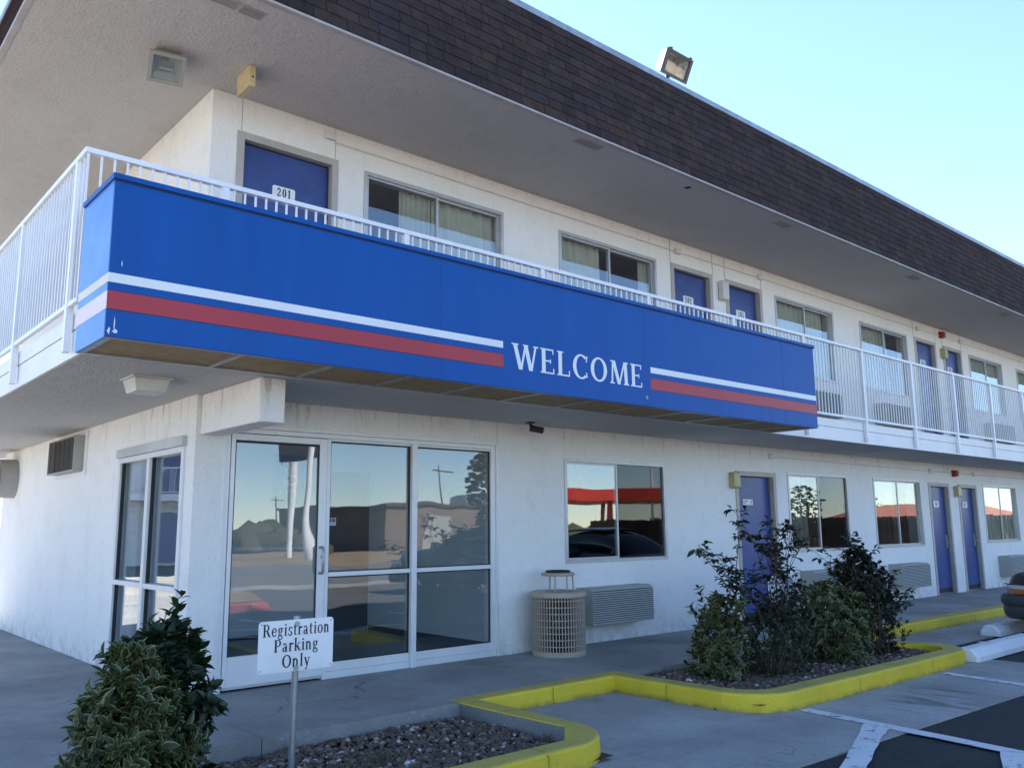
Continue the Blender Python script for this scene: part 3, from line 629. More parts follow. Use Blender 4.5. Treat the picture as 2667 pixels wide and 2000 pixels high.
# windows ---------------------------------------------------------------
def curtain(parent, xa, xb, y, z0, z1, mat, folds=9, amp=.03, seed=0):
    rs = random.Random(seed); mb = MB(); nx = max(12, int(folds*8)); nz = 6; vs = []
    ph = [rs.uniform(-.5, .5) for _ in range(nx+1)]
    for j in range(nz+1):
        t = j/nz
        for i in range(nx+1):
            u = i/nx; a = amp*(1-.55*t)*math.sin(2*PI*folds*u+.7*math.sin(5*u)+.5*t)
            x = xa+(xb-xa)*u+.012*math.sin(2*PI*folds*u*1.0+1)*(1-t)
            vs.append((x, y+a+amp*.25*ph[i], z0+(z1-z0)*t))
    mb.add(vs, [(j*(nx+1)+i, j*(nx+1)+i+1, (j+1)*(nx+1)+i+1, (j+1)*(nx+1)+i) for j in range(nz) for i in range(nx)], 0, True)
    return mb.build('curtain', mat, parent)
def window(x0, x1, z0, z1, screen=None, curtains=(), cmat=None, seed=0):
    mb = MB(); w = .026; xm = (x0+x1)/2; e = .002
    mb.box(x0-.012, x0+w, -.012, .06, z0-.012, z1+.012); mb.box(x1-w, x1+.012, -.012, .06, z0-.012, z1+.012)
    mb.box(x0+w+e, x1-w-e, -.012, .06, z1-w, z1+.012); mb.box(x0+w+e, x1-w-e, -.012, .06, z0-.012, z0+w)
    # sash bars
    for (a, b, y0, y1) in ((x0+w+e, xm+.016, .012, .032), (xm-.016, x1-w-e, .036, .056)):
        mb.box(a, a+.026, y0, y1, z0+w+e, z1-w-e); mb.box(b-.026, b, y0, y1, z0+w+e, z1-w-e)
        mb.box(a+.027, b-.027, y0, y1, z1-w-.022, z1-w-e); mb.box(a+.027, b-.027, y0, y1, z0+w+e, z0+w+.024)
    f = mb.build('window', M_frame, motel)
    MB().box(x0+w+.01, xm-.012, .020, .026, z0+w+.02, z1-w-.02).build('pane', M_glass, f)
    MB().box(xm+.012, x1-w-.01, .043, .049, z0+w+.02, z1-w-.02).build('pane', M_glass, f)
    if screen == 'r': MB().box(xm+.024, x1-w-.003, .016, .019, z0+w+.004, z1-w-.004).build('insect_screen', M_screen, f)
    if screen == 'l': MB().box(x0+w+.003, xm-.024, .0605, .0635, z0+w+.004, z1-w-.004).build('insect_screen', M_screen, f)
    MB().box(x0, x1, .075, .085, z0-.02, z0-.002).build('sill', M_whitealu, f)
    for q, (a, b, n) in enumerate(curtains):
        curtain(f, x0+(x1-x0)*a, x0+(x1-x0)*b, .15, z0-.05, z1-.02, cmat or M_curtain, n, .045, seed*10+q)
    return f
lwspec = [('r', ((.0, .06, 2), (.93, 1.0, 2)), M_curtaindark), ('r', ((.0, .40, 5), (.80, 1.0, 4)), M_curtaindark), ('l', ((.05, .42, 6), (.85, 1, 3)), M_curtaindark), (None, ((.0, 1.0, 12),), M_curtain), (None, ((0, 1, 12),), M_curtain), (None, ((0, 1, 12),), M_curtain)]
for i, (a, b) in enumerate(LW): window(a, b, *LWZ, *lwspec[i], seed=i)
uwspec = [((.28, .50, 6), (.51, .985, 6)), ((.0, .47, 7), (.90, .99, 2)), ((.0, .50, 6), (.51, .92, 6)), ((.0, .52, 7), (.54, .68, 3)), ((.0, 1.0, 12),), ((0, 1, 12),), ((0, 1, 12),)]
for i, (a, b) in enumerate(UW): window(a, b, *UWZ, None, uwspec[i], M_curtain, seed=20+i)

# doors -----------------------------------------------------------------
def rrect(x0, x1, z0, z1, r, n=4):
    pts = []
    for cx, cz, a in ((x1-r, z1-r, 0), (x0+r, z1-r, 90), (x0+r, z0+r, 180), (x1-r, z0+r, 270)):
        for i in range(n+1):
            w = math.radians(a+90*i/n); pts.append((cx+r*math.cos(w), cz+r*math.sin(w)))
    return pts
def plate(mb, x0, x1, z0, z1, y0, y1, r):
    p = rrect(x0, x1, z0, z1, r); n = len(p)
    mb.add([(x, y0, z) for x, z in p]+[(x, y1, z) for x, z in p], [tuple(range(n))[::-1], tuple(range(n, 2*n))]+[(i, (i+1) % n, n+(i+1) % n, n+i) for i in range(n)]); return mb
def door(x0, x1, zb, zt, num, hinge_left=True):
    fw_ = .052; d = .075; leaf = MB().box(x0+fw_+.004, x1-fw_-.004, d, d+.045, zb+.014, zt-fw_-.005).build('door', M_doorblue, motel, bevel=.003)
    fm = MB()
    for a, b in ((x0-.016, x0+fw_), (x1-fw_, x1+.016)):
        s = 1 if a < (x0+x1)/2 else -1
        fm.box(a, b, -.014, d-.02, zb, zt+.016); fm.box(a if s > 0 else a+.018, b-.018 if s > 0 else b, d-.0195, .19, zb, zt-.03)
    fm.box(x0+fw_+.001, x1-fw_-.001, -.014, d-.02, zt-fw_, zt+.016); fm.box(x0+.02, x1-.02, d-.0195, .19, zt-.034, zt-.002)
    fm.build('door_frame', M_doorframe, leaf)
    MB().box(x0+fw_, x1-fw_, d-.01, .19, zb, zb+.010).build('threshold', M_frame, leaf)
    MB().box(x0+fw_+.006, x1-fw_-.006, d-.004, d-.0005, zb+.016, zb+.10).build('kick_plate', M_black, leaf)
    hx = x1-fw_-.075
    hm = MB(); plate(hm, hx-.035, hx+.035, zb+.86, zb+1.10, d-.012, d-.0005, .01)
    hm.tube([(hx, d-.01, zb+.98), (hx, d-.055, zb+.98)], .011, 8); hm.tube([(hx, d-.052, zb+.98), (hx-.11, d-.052, zb+.975)], .010, 8)
    hm.build('handle', M_steel, leaf)
    xc = x0+.487*(x1-x0) if num != 'plate' else x0+.38
    if num == 'plate':
        pl = plate(MB(), xc-.124, xc+.124, 1.62, 1.702, d-.010, d-.0008, .006).build('number_plate', M_signwhite, leaf)
        t = MB(); y = d-.0112
        for z, segs in ((1.668, (.03, .022, .028, .018)), (1.642, (.024, .022))):
            x = xc-.112
            for s_ in segs: t.quad((x, y, z), (x+s_, y, z), (x+s_, y, z+.012), (x, y, z+.012)); x += s_+.006
        for i in range(20):
            a, b = 2*PI*i/20, 2*PI*(i+1)/20; c = (xc+.085, 1.661)
            t.quad(*[(c[0]+r*math.cos(w)*.8, y, c[1]+r*math.sin(w)) for r, w in ((.026, a), (.026, b), (.032, b), (.032, a))])
        t.box(xc+.079, xc+.091, y-.0002, y, 1.645, 1.677); t.build('lettering', M_ink, leaf)
    else:
        zt_ = zb+1.768 if zb > 1 else 1.755
        pl = plate(MB(), xc-.115, xc+.115, zt_-.118, zt_, d-.010, d-.0008, .018).build('number_plate', M_signwhite, leaf)
        t = text(MB(), num, (xc, d-.0112, zt_-.101), (1, 0, 0), (0, 0, 1), (0, -1, 0), .085, .80, .10, center=True, bf=1.2); t.build('room_number', M_ink, leaf)
        MB().tube([(xc, d-.008, zt_-.17), (xc, d+.001, zt_-.17)], .008, 8).build('peephole', M_steel, leaf)
    return leaf
for a, b, n in LD: door(a, b, .004, LDT, n)
for a, b, n in UD: door(a, b, ZF+.006, UDT, n)

# storefront ------------------------------------------------------------
sfm = MB(); y0, y1 = .012, .075
sfm.box(.002, .046, y0, y1, .0, 2.213); sfm.box(2.972, 3.033, y0, y1, .0, 2.213)
sfm.box(.047, 2.971, y0, y1, 2.172, 2.213)
sfm.box(.985, 1.022, y0, y1, .0, 2.171); sfm.box(1.935, 1.995, y0-.02, y1, .0, 2.171)
for a, b in ((1.023, 1.934), (1.996, 2.971)):
    sfm.box(a, b, y0+.004, y1, .0, .062); sfm.box(a, b, y0+.018, y1, .063, .140); sfm.box(a, b, y0, y1, .902, .943)
    sfm.box(a, b, y0+.012, y1, 2.150, 2.171)
sf = sfm.build('storefront', M_whitealu, motel, bevel=.003)
for a, b in ((1.022, 1.935), (1.995, 2.972)):
    for z0, z1 in ((.135, .905), (.94, 2.155)): MB().box(a+.001, b-.001, .048, .054, z0, z1).build('pane', M_glassdoor, sf)
    gk = MB()
    for z0, z1 in ((.1405, .9015), (.9435, 2.1495)):
        gk.box(a+.0015, a+.016, .036, .047, z0, z1); gk.box(b-.016, b-.0015, .036, .047, z0, z1); gk.box(a+.017, b-.017, .036, .047, z1-.012, z1); gk.box(a+.017, b-.017, .036, .047, z0, z0+.010)
    gk.build('gasket', M_black, sf)
MB().box(-.004, -.030, -.006, .0, .0, 2.24).build('jamb_trim', M_whitealu, sf)
MB().box(3.036, 3.062, -.008, .0, .0, 2.245).build('jamb_trim', M_whitealu, sf)
MB().box(-.03, 3.062, -.010, 0, 2.216, 2.243).build('header_trim', M_whitealu, sf)
dm = MB(); y0, y1 = .004, .05
dm.box(.052, .088, y0, y1, .02, 2.165); dm.box(.902, .980, y0, y1, .02, 2.165); dm.box(.0885, .9015, y0, y1, 2.108, 2.165); dm.box(.0885, .9015, y0, y1, .02, .282)
ed = dm.build('entrance_door', M_whitealu, motel, bevel=.003)
ed['label'] = 'aluminium framed glass entrance door'
MB().box(.087, .903, .024, .030, .28, 2.110).build('pane', M_glassdoor, ed)
MB().box(.0525, .9795, .0025, .0038, .022, .045).build('kick_strip', M_frame, ed)
gk = MB(); gk.box(.0890, .099, .0135, .0235, .2825, 2.1075); gk.box(.891, .9012, .0135, .0235, .2825, 2.1075); gk.box(.0995, .8905, .0135, .0235, 2.088, 2.1075); gk.build('gasket', M_black, ed)
MB().box(.089, .90, .060, .075, 1.155, 1.185).build('push_bar', M_steel, ed)
MB().tube([(.925, .0, 1.17), (.925, -.045, 1.17), (.925, -.06, 1.155), (.925, -.06, .955), (.925, -.045, .94), (.925, .0, .94)], .012, 10).build('pull_handle', M_steel, ed)
MB().tube([(.952, .004, 1.085), (.952, -.012, 1.085)], .016, 16).build('lock_cylinder', M_frame, ed)
st = MB(); st.box(1.026, 1.115, .0562, .0566, 1.365, 1.437); st.build('card_sticker', M_signwhite, sf)
MB().box(1.034, 1.066, .0558, .0561, 1.398, 1.430).build('card_mark', pm('blue_card_print', (.03, .10, .42), .5), sf)
MB().box(1.073, 1.106, .0558, .0561, 1.398, 1.430).build('card_mark', pm('red_card_print', (.42, .10, .05), .5), sf)

# poster in the lobby
ps = thing('wall_poster', 'blue and teal poster with a spotted dog on the lobby wall behind the entrance door', 'poster', (1.90, 2.58, 1.62))
PX, PZ, PY = 1.90, 1.60, 2.58; k_ = .70
MB().box(PX-.30*k_, PX+.30*k_, PY, PY+.008, PZ, PZ+.90*k_).build('sheet', pm('poster_blue', (.20, .36, .62), .5, var=.15), ps)
MB().box(PX-.30*k_, PX+.30*k_, PY-.003, PY-.0005, PZ, PZ+.36*k_).build('band', pm('poster_teal', (.12, .36, .34), .5), ps)
t = text(MB(), 'SEE SPOT RELAX', (PX, PY-.0045, PZ+.25*k_), (1, 0, 0), (0, 0, 1), (0, -1, 0), .05*k_, .7, .06, center=True); t.build('lettering', M_signwhite, ps)
dg = MB()
def blob(mb, cx, cz, rx, rz, y, n=20): mb.add([(PX+(cx+rx*math.cos(2*PI*i/n))*k_, y, PZ+(cz+rz*math.sin(2*PI*i/n))*k_) for i in range(n)], [tuple(range(n))[::-1]])
blob(dg, -.03, .68, .10, .13, PY-.0015); blob(dg, .02, .46, .15, .10, PY-.0012); dg.build('dog_shape', M_signwhite, ps)
dg = MB()
for cx, cz, r in ((-.08, .72, .035), (.02, .74, .03), (-.05, .50, .04), (.07, .47, .035), (.01, .43, .02), (-.15, .75, .04), (.09, .74, .04)): blob(dg, cx, cz, r, r*1.1, PY-.0025)
dg.build('dog_spots', M_ink, ps)

# left wall window ------------------------------------------------------
wm = MB(); xo = XW-.022; e = .002
wm.box(xo, XW+.08, .20, .255, .05, 2.05); wm.box(xo, XW+.08, 1.905, 1.96, .05, 2.05); wm.box(xo, XW+.08, .256, 1.904, 2.0, 2.05); wm.box(xo, XW+.08, .256, 1.904, .05, .10)
wm.box(xo-.006, XW+.08, 1.03, 1.10, .101, 1.999)
for a, b in ((.256, 1.029), (1.101, 1.904)): wm.box(xo, XW+.08, a, b, .82, .865)
lw_ = wm.build('window', M_whitealu, motel, bevel=.003)
MB().box(XW-.045, XW+.08, .185, 1.975, 2.052, 2.135).build('window_head', pm('grey_window_head', (.50, .50, .52), .5), lw_)
for a, b in ((.254, 1.031), (1.099, 1.906)):
    for z0, z1 in ((.10, .822), (.863, 2.002)): MB().box(XW+.036, XW+.042, a, b, z0, z1).build('pane', M_glassdoor, lw_)
    g_ = MB(); g_.box(XW+.0, XW+.034, b-.012, b-.003, .102, .819); g_.box(XW+.0, XW+.034, b-.012, b-.003, .866, 1.998); g_.build('gasket', M_black, lw_)

# railing ---------------------------------------------------------------
RY, RX = -1.232, -1.555
rl = MB(); rl.box(RX-.025, 22, RY-.025, RY+.025, 3.835, 3.873); railing = rl.build('railing', M_rail, motel, bevel=.004)
MB().box(RX-.025, RX+.025, RY+.0255, 8.3, 3.835, 3.873).build('top_rail', M_rail, railing, bevel=.004)
MB().box(RX-.012, 22, RY-.016, RY+.016, 2.808, 2.838).build('bottom_rail', M_rail, railing)
MB().box(RX-.016, RX+.016, RY+.0165, 8.3, 2.808, 2.838).build('bottom_rail', M_rail, railing)
pmesh = MB().box(-.026, .026, -.022, .022, 2.505, 3.834).mesh('post', M_rail)
for i in range(15): inst('post', pmesh, railing, (-.612+1.605*i, RY-.001, 0))
pmesh2 = MB().box(-.022, .022, -.026, .026, 2.505, 3.834).mesh('post', M_rail)
for i in range(6): inst('post', pmesh2, railing, (RX, -1.03+1.6*i, 0))
bmesh_ = MB().box(-.0068, .0068, -.0068, .0068, 2.839, 3.8345).mesh('baluster', M_rail)
far = MB(); posts = [-.612+1.605*i for i in range(15)]
x = RX
while x < 21.9:
    if not any(abs(x-p) < .03 for p in posts):
        if x < 16.3: inst('baluster', bmesh_, railing, (x, RY, 0))
        else: far.box(x-.009, x+.009, RY-.009, RY+.009, 2.839, 3.8345)
    x += .0845
y = RY+.0845; lp = [-1.03+1.6*i for i in range(6)]
while y < 8.2:
    if not any(abs(y-p) < .03 for p in lp):
        if y < 4.0: inst('baluster', bmesh_, railing, (RX, y, 0))
        else: far.box(RX-.009, RX+.009, y-.009, y+.009, 2.839, 3.8345)
    y += .0845
fo = far.build('baluster_run', M_rail, railing); fo['kind'] = 'stuff'

# roof ------------------------------------------------------------------
YE, XE = -1.49, -1.81
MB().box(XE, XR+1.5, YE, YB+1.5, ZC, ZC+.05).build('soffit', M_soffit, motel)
A = (YE-.045, 5.285); B = (-1.275, 6.525); xl0, xl1 = XE-.045, XE+.215
n_ = Vector((0, -(B[1]-A[1]), (B[0]-A[0]))).normalized()
yb_ = YB+1.5
mbm = MB(); mbm.add([(xl0, A[0], A[1]), (XR+1.5, A[0], A[1]), (XR+1.5, yb_, A[1]), (xl0, yb_, A[1]), (xl1, B[0], B[1]), (XR+1.5, B[0], B[1]), (XR+1.5, yb_, B[1]), (xl1, yb_, B[1])],
    [(0, 3, 2, 1), (4, 5, 6, 7), (0, 1, 5, 4), (1, 2, 6, 5), (2, 3, 7, 6), (3, 0, 4, 7)])
# lower the box bottom a little so the trim closes it
roof = mbm.build('roof', M_shingle, motel)
tr = MB(); tr.box(XE-.055, XR+1.5, YE-.055, YE, ZC-.006, 5.284); tr.build('roof_trim', M_trim, roof, bevel=.006)
tr = MB(); tr.box(XE-.055, XE, YE+.001, yb_, ZC-.006, 5.284); tr.build('roof_trim', M_trim, roof, bevel=.006)
xs = [xl1-.02]+[1.45+2.95*k for k in range(11)]
for k in range(len(xs)-1):
    d = .002*(k % 2)
    MB().box(xs[k], xs[k+1]+.03, B[0]-.022-d, B[0]+.12, B[1]-.012-d, B[1]+.055+d).build('flashing', M_flash, roof, bevel=.004)
MB().box(xl1-.022, xl1+.1, B[0]+.121, yb_, B[1]-.012, B[1]+.055).build('flashing', M_flash, roof, bevel=.004)
NC = 11; sl_ = math.hypot(B[0]-A[0], B[1]-A[1]); ex = sl_/NC; TW = .302
sv = Vector((0, B[0]-A[0], B[1]-A[1])).normalized()
def shmesh(w):
    mb = MB(); hh = ex+.012; t0, t1 = .0125, .004
    vs = []
    for (u, k) in ((0, 0), (w, 0), (w, hh), (0, hh)):
        t = t0 if k == 0 else t1
        b_ = Vector((u, 0, 0))+sv*k
        vs += [b_+n_*.001, b_+n_*t]
    mb.add(vs, [(1, 3, 5, 7), (0, 2, 3, 1), (2, 4, 5, 3), (4, 6, 7, 5), (6, 0, 1, 7)]); return mb
shm = [shmesh(TW-.008).mesh('shingle', M_shingle), shmesh(TW*.62-.008).mesh('shingle', M_shingle), shmesh(TW*1.35-.008).mesh('shingle', M_shingle)]
def project(p):
    d = Vector(p)-CAM; z = d.dot(fw)
    if z < .1: return None
    return (1333.5+2229.96*d.dot(rt2)/z, 1000-2229.96*d.dot(up2)/z, z)
cand = []
for k in range(NC):
    hipx = xl0+(xl1-xl0)*k/NC; x = hipx-random.uniform(0, .25); first = True
    while x < XR+1.4:
        r = random.random(); q = 0 if r < .62 else (1 if r < .82 else 2); w = (TW, TW*.62, TW*1.35)[q]
        p = Vector((x, A[0], A[1]))+sv*(ex*k)+n_*random.uniform(0, .002)
        if x >= hipx-.02: cand.append((x, p, q, w))
        x += w
scored = []
for x, p, q, w in cand:
    pr = project(p+Vector((w/2, 0, 0))+sv*(ex/2))
    ok = pr and -60 < pr[0] < 2730 and -40 < pr[1] < 2040
    scored.append(((w/(pr[2]**2)) if ok else 0, x, p, q, w))
scored.sort(key=lambda a: -a[0])
rest = MB()
for i, (sc, x, p, q, w) in enumerate(scored):
    if i < 300 and sc > 0: inst('shingle', shm[q], roof, p)
    else:
        m_ = shmesh(w-.008); rest.add([Vector(v)+p for v in m_.v], m_.f)
# left slope of the mansard
svl = Vector((xl1-xl0, 0, B[1]-A[1])).normalized(); nl = Vector((-(B[1]-A[1]), 0, xl1-xl0)).normalized()
for k in range(NC):
    y = A[0]+.26*k/NC
    while y < yb_-.3:
        w = TW*random.choice((1, 1, .62, 1.35)); b0 = Vector((xl0, y, A[1]))+svl*(ex*k); hh = ex+.012; vs = []
        for (u, kk) in ((0, 0), (w-.005, 0), (w-.005, hh), (0, hh)):
            b_ = b0+Vector((0, u, 0))+svl*kk; vs += [b_+nl*.001, b_+nl*(.011 if kk == 0 else .004)]
        rest.add(vs, [(7, 5, 3, 1), (1, 3, 2, 0), (3, 5, 4, 2), (5, 7, 6, 4), (7, 1, 0, 6)]); y += w
ro = rest.build('shingle_field', M_shingle, roof); ro['kind'] = 'stuff'

# ------------------------------------------------------------------ the blue sign box on the balcony
sg = thing('blue_sign', 'long blue sign box lettered WELCOME with red and white stripes, fixed to the balcony', 'sign', (2.4, -1.58, 2.465))
sx0, sx1, sy0, sy1, sz0, sz1 = -1.558, 6.47, -1.90, -1.262, 2.465, 3.437
MB().box(sx0, sx1, sy0, sy0+.02, sz0, sz1).build('face', M_signblue, sg, bevel=.002)
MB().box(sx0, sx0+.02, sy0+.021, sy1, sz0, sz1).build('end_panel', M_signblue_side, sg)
MB().box(sx1-.02, sx1, sy0+.021, sy1, sz0, sz1).build('end_panel', M_signblue, sg)
MB().box(sx0+.02, sx1-.02, sy1-.012, sy1, sz0+.02, sz1).build('back_panel', M_signblue, sg)
MB().box(sx0-.014, sx1+.016, sy0-.016, sy1, sz1+.001, sz1+.036).build('cap', M_signblue, sg, bevel=.003)
MB().box(sx0-.004, sx1+.004, sy0-.004, sy0, sz1-.010, sz1).build('cap_seam', M_signblack, sg)
yb = sy0-.0015
for a, b in ((sx0-.002, 1.52), (3.40, sx1+.002)):
    MB().box(a, b, yb, sy0, 2.796, 2.853).build('white_stripe', M_stripew, sg)
    MB().box(a, b, yb, sy0, 2.634, 2.744).build('red_stripe', M_striper, sg)
    MB().box(a+.003, b, yb+.0006, sy0, 2.629, 2.6338).build('stripe_edge', M_signblack, sg); MB().box(a+.003, b, yb+.0006, sy0, 2.7442, 2.748).build('stripe_edge', M_signblack, sg)
MB().box(sx0-.0015, sx0, sy0, sy1, 2.796, 2.853).build('white_stripe', M_stripecream, sg)
MB().box(sx0-.0015, sx0, sy0, sy1, 2.634, 2.744).build('red_stripe', M_stripepink, sg)['label'] = 'sun-bleached end of the red stripe'
t = text(MB(), 'WELCOME', (1.613, sy0-.0016, 2.637), (1, 0, 0), (0, 0, 1), (0, -1, 0), .217, gap=.08, width=1.67, bf=1.05); t.build('lettering', M_stripew, sg)
rg = MB()
for i in range(18):
    a, b = 2*PI*i/18, 2*PI*(i+1)/18
    rg.quad(*[(3.335+r*math.cos(w), sy0-.0016, 2.55+r*math.sin(w)) for r, w in ((.015, a), (.012, a), (.012, b), (.015, b))])
text(rg, 'R', (3.329, sy0-.0016, 2.542), (1, 0, 0), (0, 0, 1), (0, -1, 0), .016); rg.build('registered_mark', M_stripew, sg)
sm = MB()
for x in (.88, 3.32, 5.76): sm.box(x-.0012, x+.0012, sy0-.0009, sy0, sz0+.004, sz1-.012)
sm.build('panel_seam', M_signseam, sg)
rv = MB()
for i in range(34):
    x = sx0+.06+i*.242
    for z in (sz0+.022, sz1-.03): rv.tube([(x, sy0-.0022, z), (x, sy0+.001, z)], .0045, 6)
rv.build('rivets', M_signblue, sg)
sc = MB()
for (x, z, a, b) in ((sx0+.05, 2.545, .004, .05), (sx0+.055, 2.50, .018, .012), (sx0+.02, 2.50, .010, .02), (sx0+.07, 2.92, .003, .02)):
    sc.add([(x+a*math.cos(2*PI*i/9)*random.uniform(.5, 1.2), sy0-.0007, z+b*math.sin(2*PI*i/9)*random.uniform(.5, 1.2)) for i in range(9)], [tuple(range(9))])
sc.build('paint_chip', M_stripew, sg)
# underside: metal frame and brown panels between dividers
um = MB(); zu = sz0-.001
um.box(sx0+.021, sx1-.021, sy0+.021, sy0+.05, zu, zu+.012); um.box(sx0+.021, sx1-.021, sy1-.045, sy1-.013, zu, zu+.012)
um.box(sx0+.021, sx0+.055, sy0+.051, sy1-.046, zu, zu+.012); um.box(sx1-.055, sx1-.021, sy0+.051, sy1-.046, zu, zu+.012)
dv = [-.69+.672*k for k in range(11)]
for d in dv: um.box(d-.017, d+.017, sy0+.051, sy1-.046, zu, zu+.012)
um.build('underside_frame', M_steel, sg)
ed_ = [sx0+.055]+dv+[sx1-.055]
for a, b in zip(ed_, ed_[1:]): MB().box(a-.01, b+.01, sy0+.045, sy1-.04, zu+.013, zu+.020).build('underside_panel', M_signunder, sg)

# ------------------------------------------------------------------ fixtures on walls and ceilings
def ac_unit(x0, z0, label, group, x1=None):
    w = (x1-x0) if x1 else 1.06; h = .415; d = .245
    t = thing('air_conditioner', label, 'air conditioner', (x0, 0, z0), group)
    cas = MB(); prof = [(-.001, z0), (-.001, z0+h), (-d+.06, z0+h), (-d+.02, z0+h-.008), (-d, z0+h-.035), (-d, z0)]
    n = len(prof); vs = [(x0, y, z) for y, z in prof]+[(x0+w, y, z) for y, z in prof]
    cas.add(vs, [tuple(range(n)), tuple(range(n, 2*n))[::-1]]+[(i, n+i, n+(i+1) % n, (i+1) % n) for i in range(n)])
    cas.build('casing', M_acbeige, t, bevel=.004)
    MB().box(x0+.012, x0+w-.012, -d-.004, -d-.0005, z0+.012, z0+h-.035).build('grille_recess', M_louver, t)
    g = MB(); ns = 15; hh = (h-.05)/ns
    for i in range(ns):
        zz = z0+.014+i*hh
        g.add([(x0+.008, -d-.005, zz+hh*.62), (x0+w-.008, -d-.005, zz+hh*.62), (x0+w-.008, -d-.016, zz), (x0+.008, -d-.016, zz), (x0+.008, -d-.001, zz+hh*.64), (x0+w-.008, -d-.001, zz+hh*.64), (x0+w-.008, -d-.006, zz), (x0+.008, -d-.006, zz)],
            [(0, 3, 2, 1), (4, 5, 6, 7), (0, 1, 5, 4), (2, 3, 7, 6), (1, 2, 6, 5), (3, 0, 4, 7)])
    g.box(x0+.001, x0+.0075, -d-.014, -d, z0+.004, z0+h-.036); g.box(x0+w-.0075, x0+w-.001, -d-.014, -d, z0+.004, z0+h-.036)
    g.build('grille', M_acbeige, t)
    return t
gA = 'beige wall air conditioners'
ac_unit(4.235, .222, 'beige louvred air conditioner on the wall beside the round litter bin', gA)
ac_unit(9.06, .222, 'beige louvred air conditioner half hidden behind the rose bushes', gA)
ac_unit(11.93, .222, 'beige louvred air conditioner between the bushes and door 101', gA)
ac_unit(16.88, .222, 'beige louvred air conditioner behind the nose of the parked car', gA)
ac_unit(9.18, 3.03, 'upstairs air conditioner behind the railing at the right end of the blue sign', gA)
ac_unit(11.86, 3.03, 'upstairs air conditioner behind the railing left of door 204', gA)
ac_unit(16.78, 3.03, 'upstairs air conditioner behind the railing right of door 205', gA)

def sconce(x0, z0, h, mlens, label, w=.15):
    t = thing('wall_lamp', label, 'lamp', (x0+w/2, 0, z0), 'box-shaped wall lamps')
    MB().box(x0+.008, x0+w-.008, -.016, -.001, z0+.01, z0+h-.01).build('back_plate', M_lampgrey, t)
    mb = MB(); p = [(-.0165, z0), (-.0165, z0+h), (-.085, z0+h), (-.098, z0+h-.02), (-.098, z0+.02), (-.085, z0)]; n = 6
    mb.add([(x0, y, z) for y, z in p]+[(x0+w, y, z) for y, z in p], [tuple(range(n)), tuple(range(n, 2*n))[::-1]]+[(i, n+i, n+(i+1) % n, (i+1) % n) for i in range(n)])
    mb.build('lens', mlens, t, bevel=.006); return t
sconce(7.335, 1.85, .225, M_lampy, 'yellowed box lamp at the top left of the first ground floor door')
sconce(14.93, 1.85, .21, M_lampy, 'yellowed box lamp on the wall between doors 101 and 102')
sconce(7.30, 4.585, .28, M_lampw, 'tall pale box lamp between upstairs doors 202 and 203')
sconce(14.91, 4.65, .205, M_lampy, 'small yellowed box lamp between upstairs doors 204 and 205')
def alarm(x, z, label):
    t = thing('fire_alarm', label, 'alarm', (x, 0, z), 'red fire alarms')
    MB().box(x-.065, x+.065, -.05, -.001, z-.065, z+.065).build('back_box', M_firered, t, bevel=.006)
    MB().box(x-.055, x+.055, -.095, -.0505, z-.055, z+.06).build('horn', M_firered, t, bevel=.008)
    MB().box(x+.005, x+.045, -.125, -.0955, z-.04, z+.04).build('strobe', M_lampw, t, bevel=.006)
alarm(14.97, 2.305, 'red fire alarm on the ground floor wall above doors 101 and 102')
alarm(14.97, 5.135, 'red fire alarm under the roof above doors 204 and 205')
def conduit(pts, boxes, label):
    t = thing('conduit', label, 'conduit', pts[0], 'surface conduits')
    MB().tube(pts, .008, 8).build('pipe', M_conduit, t)
    for x, z in boxes: MB().box(x-.055, x+.055, -.045, -.001, z-.04, z+.04).build('junction_box', M_conduit, t, bevel=.004)
conduit([(.97, -.012, 5.115), (6.3, -.012, 5.115), (8.4, -.012, 5.12), (15.9, -.012, 5.115), (24, -.012, 5.115)], [(.905, 5.165), (6.36, 5.12), (8.40, 5.13), (13.90, 5.115), (15.93, 5.13)], 'thin white conduit with junction boxes running under the roof soffit above the upstairs windows')
conduit([(8.45, -.012, 2.345), (13.8, -.012, 2.315), (16, -.012, 2.315), (22, -.012, 2.31)], [(8.42, 2.345), (13.9, 2.325), (15.97, 2.315)], 'thin white conduit with junction boxes on the ground floor wall right of the first door')
# narrow wall joints over the doors
for x in (.008, .975, 6.21, 7.19, 7.49, 8.45, 13.72, 14.72, 15.03, 15.98):
    MB().box(x-.004, x+.004, -.0015, -.0002, UDT+.02, ZC-.002).build('wall_joint', M_inkgrey if x > 6 else M_doorframe, motel)
MB().box(3.048, 3.054, -.0015, -.0002, 2.245, ZS-.002).build('wall_joint', M_doorframe, motel)
# security camera
t = thing('security_camera', 'small black security camera hanging under the balcony right of the storefront', 'camera', (3.34, -.22, ZS))
MB().box(3.30, 3.38, -.27, -.19, ZS-.014, ZS-.001).build('mount', M_black, t, bevel=.004)
MB().tube([(3.34, -.23, ZS-.014), (3.345, -.235, ZS-.055), (3.36, -.25, ZS-.075)], .016, 8).build('arm', M_black, t)
MB().tube([(3.335, -.225, ZS-.068), (3.44, -.33, ZS-.098)], .035, 14).build('housing', M_black, t)
MB().tube([(3.441, -.331, ZS-.098), (3.446, -.336, ZS-.0995)], .022, 14).build('camera_lens', M_steel, t)
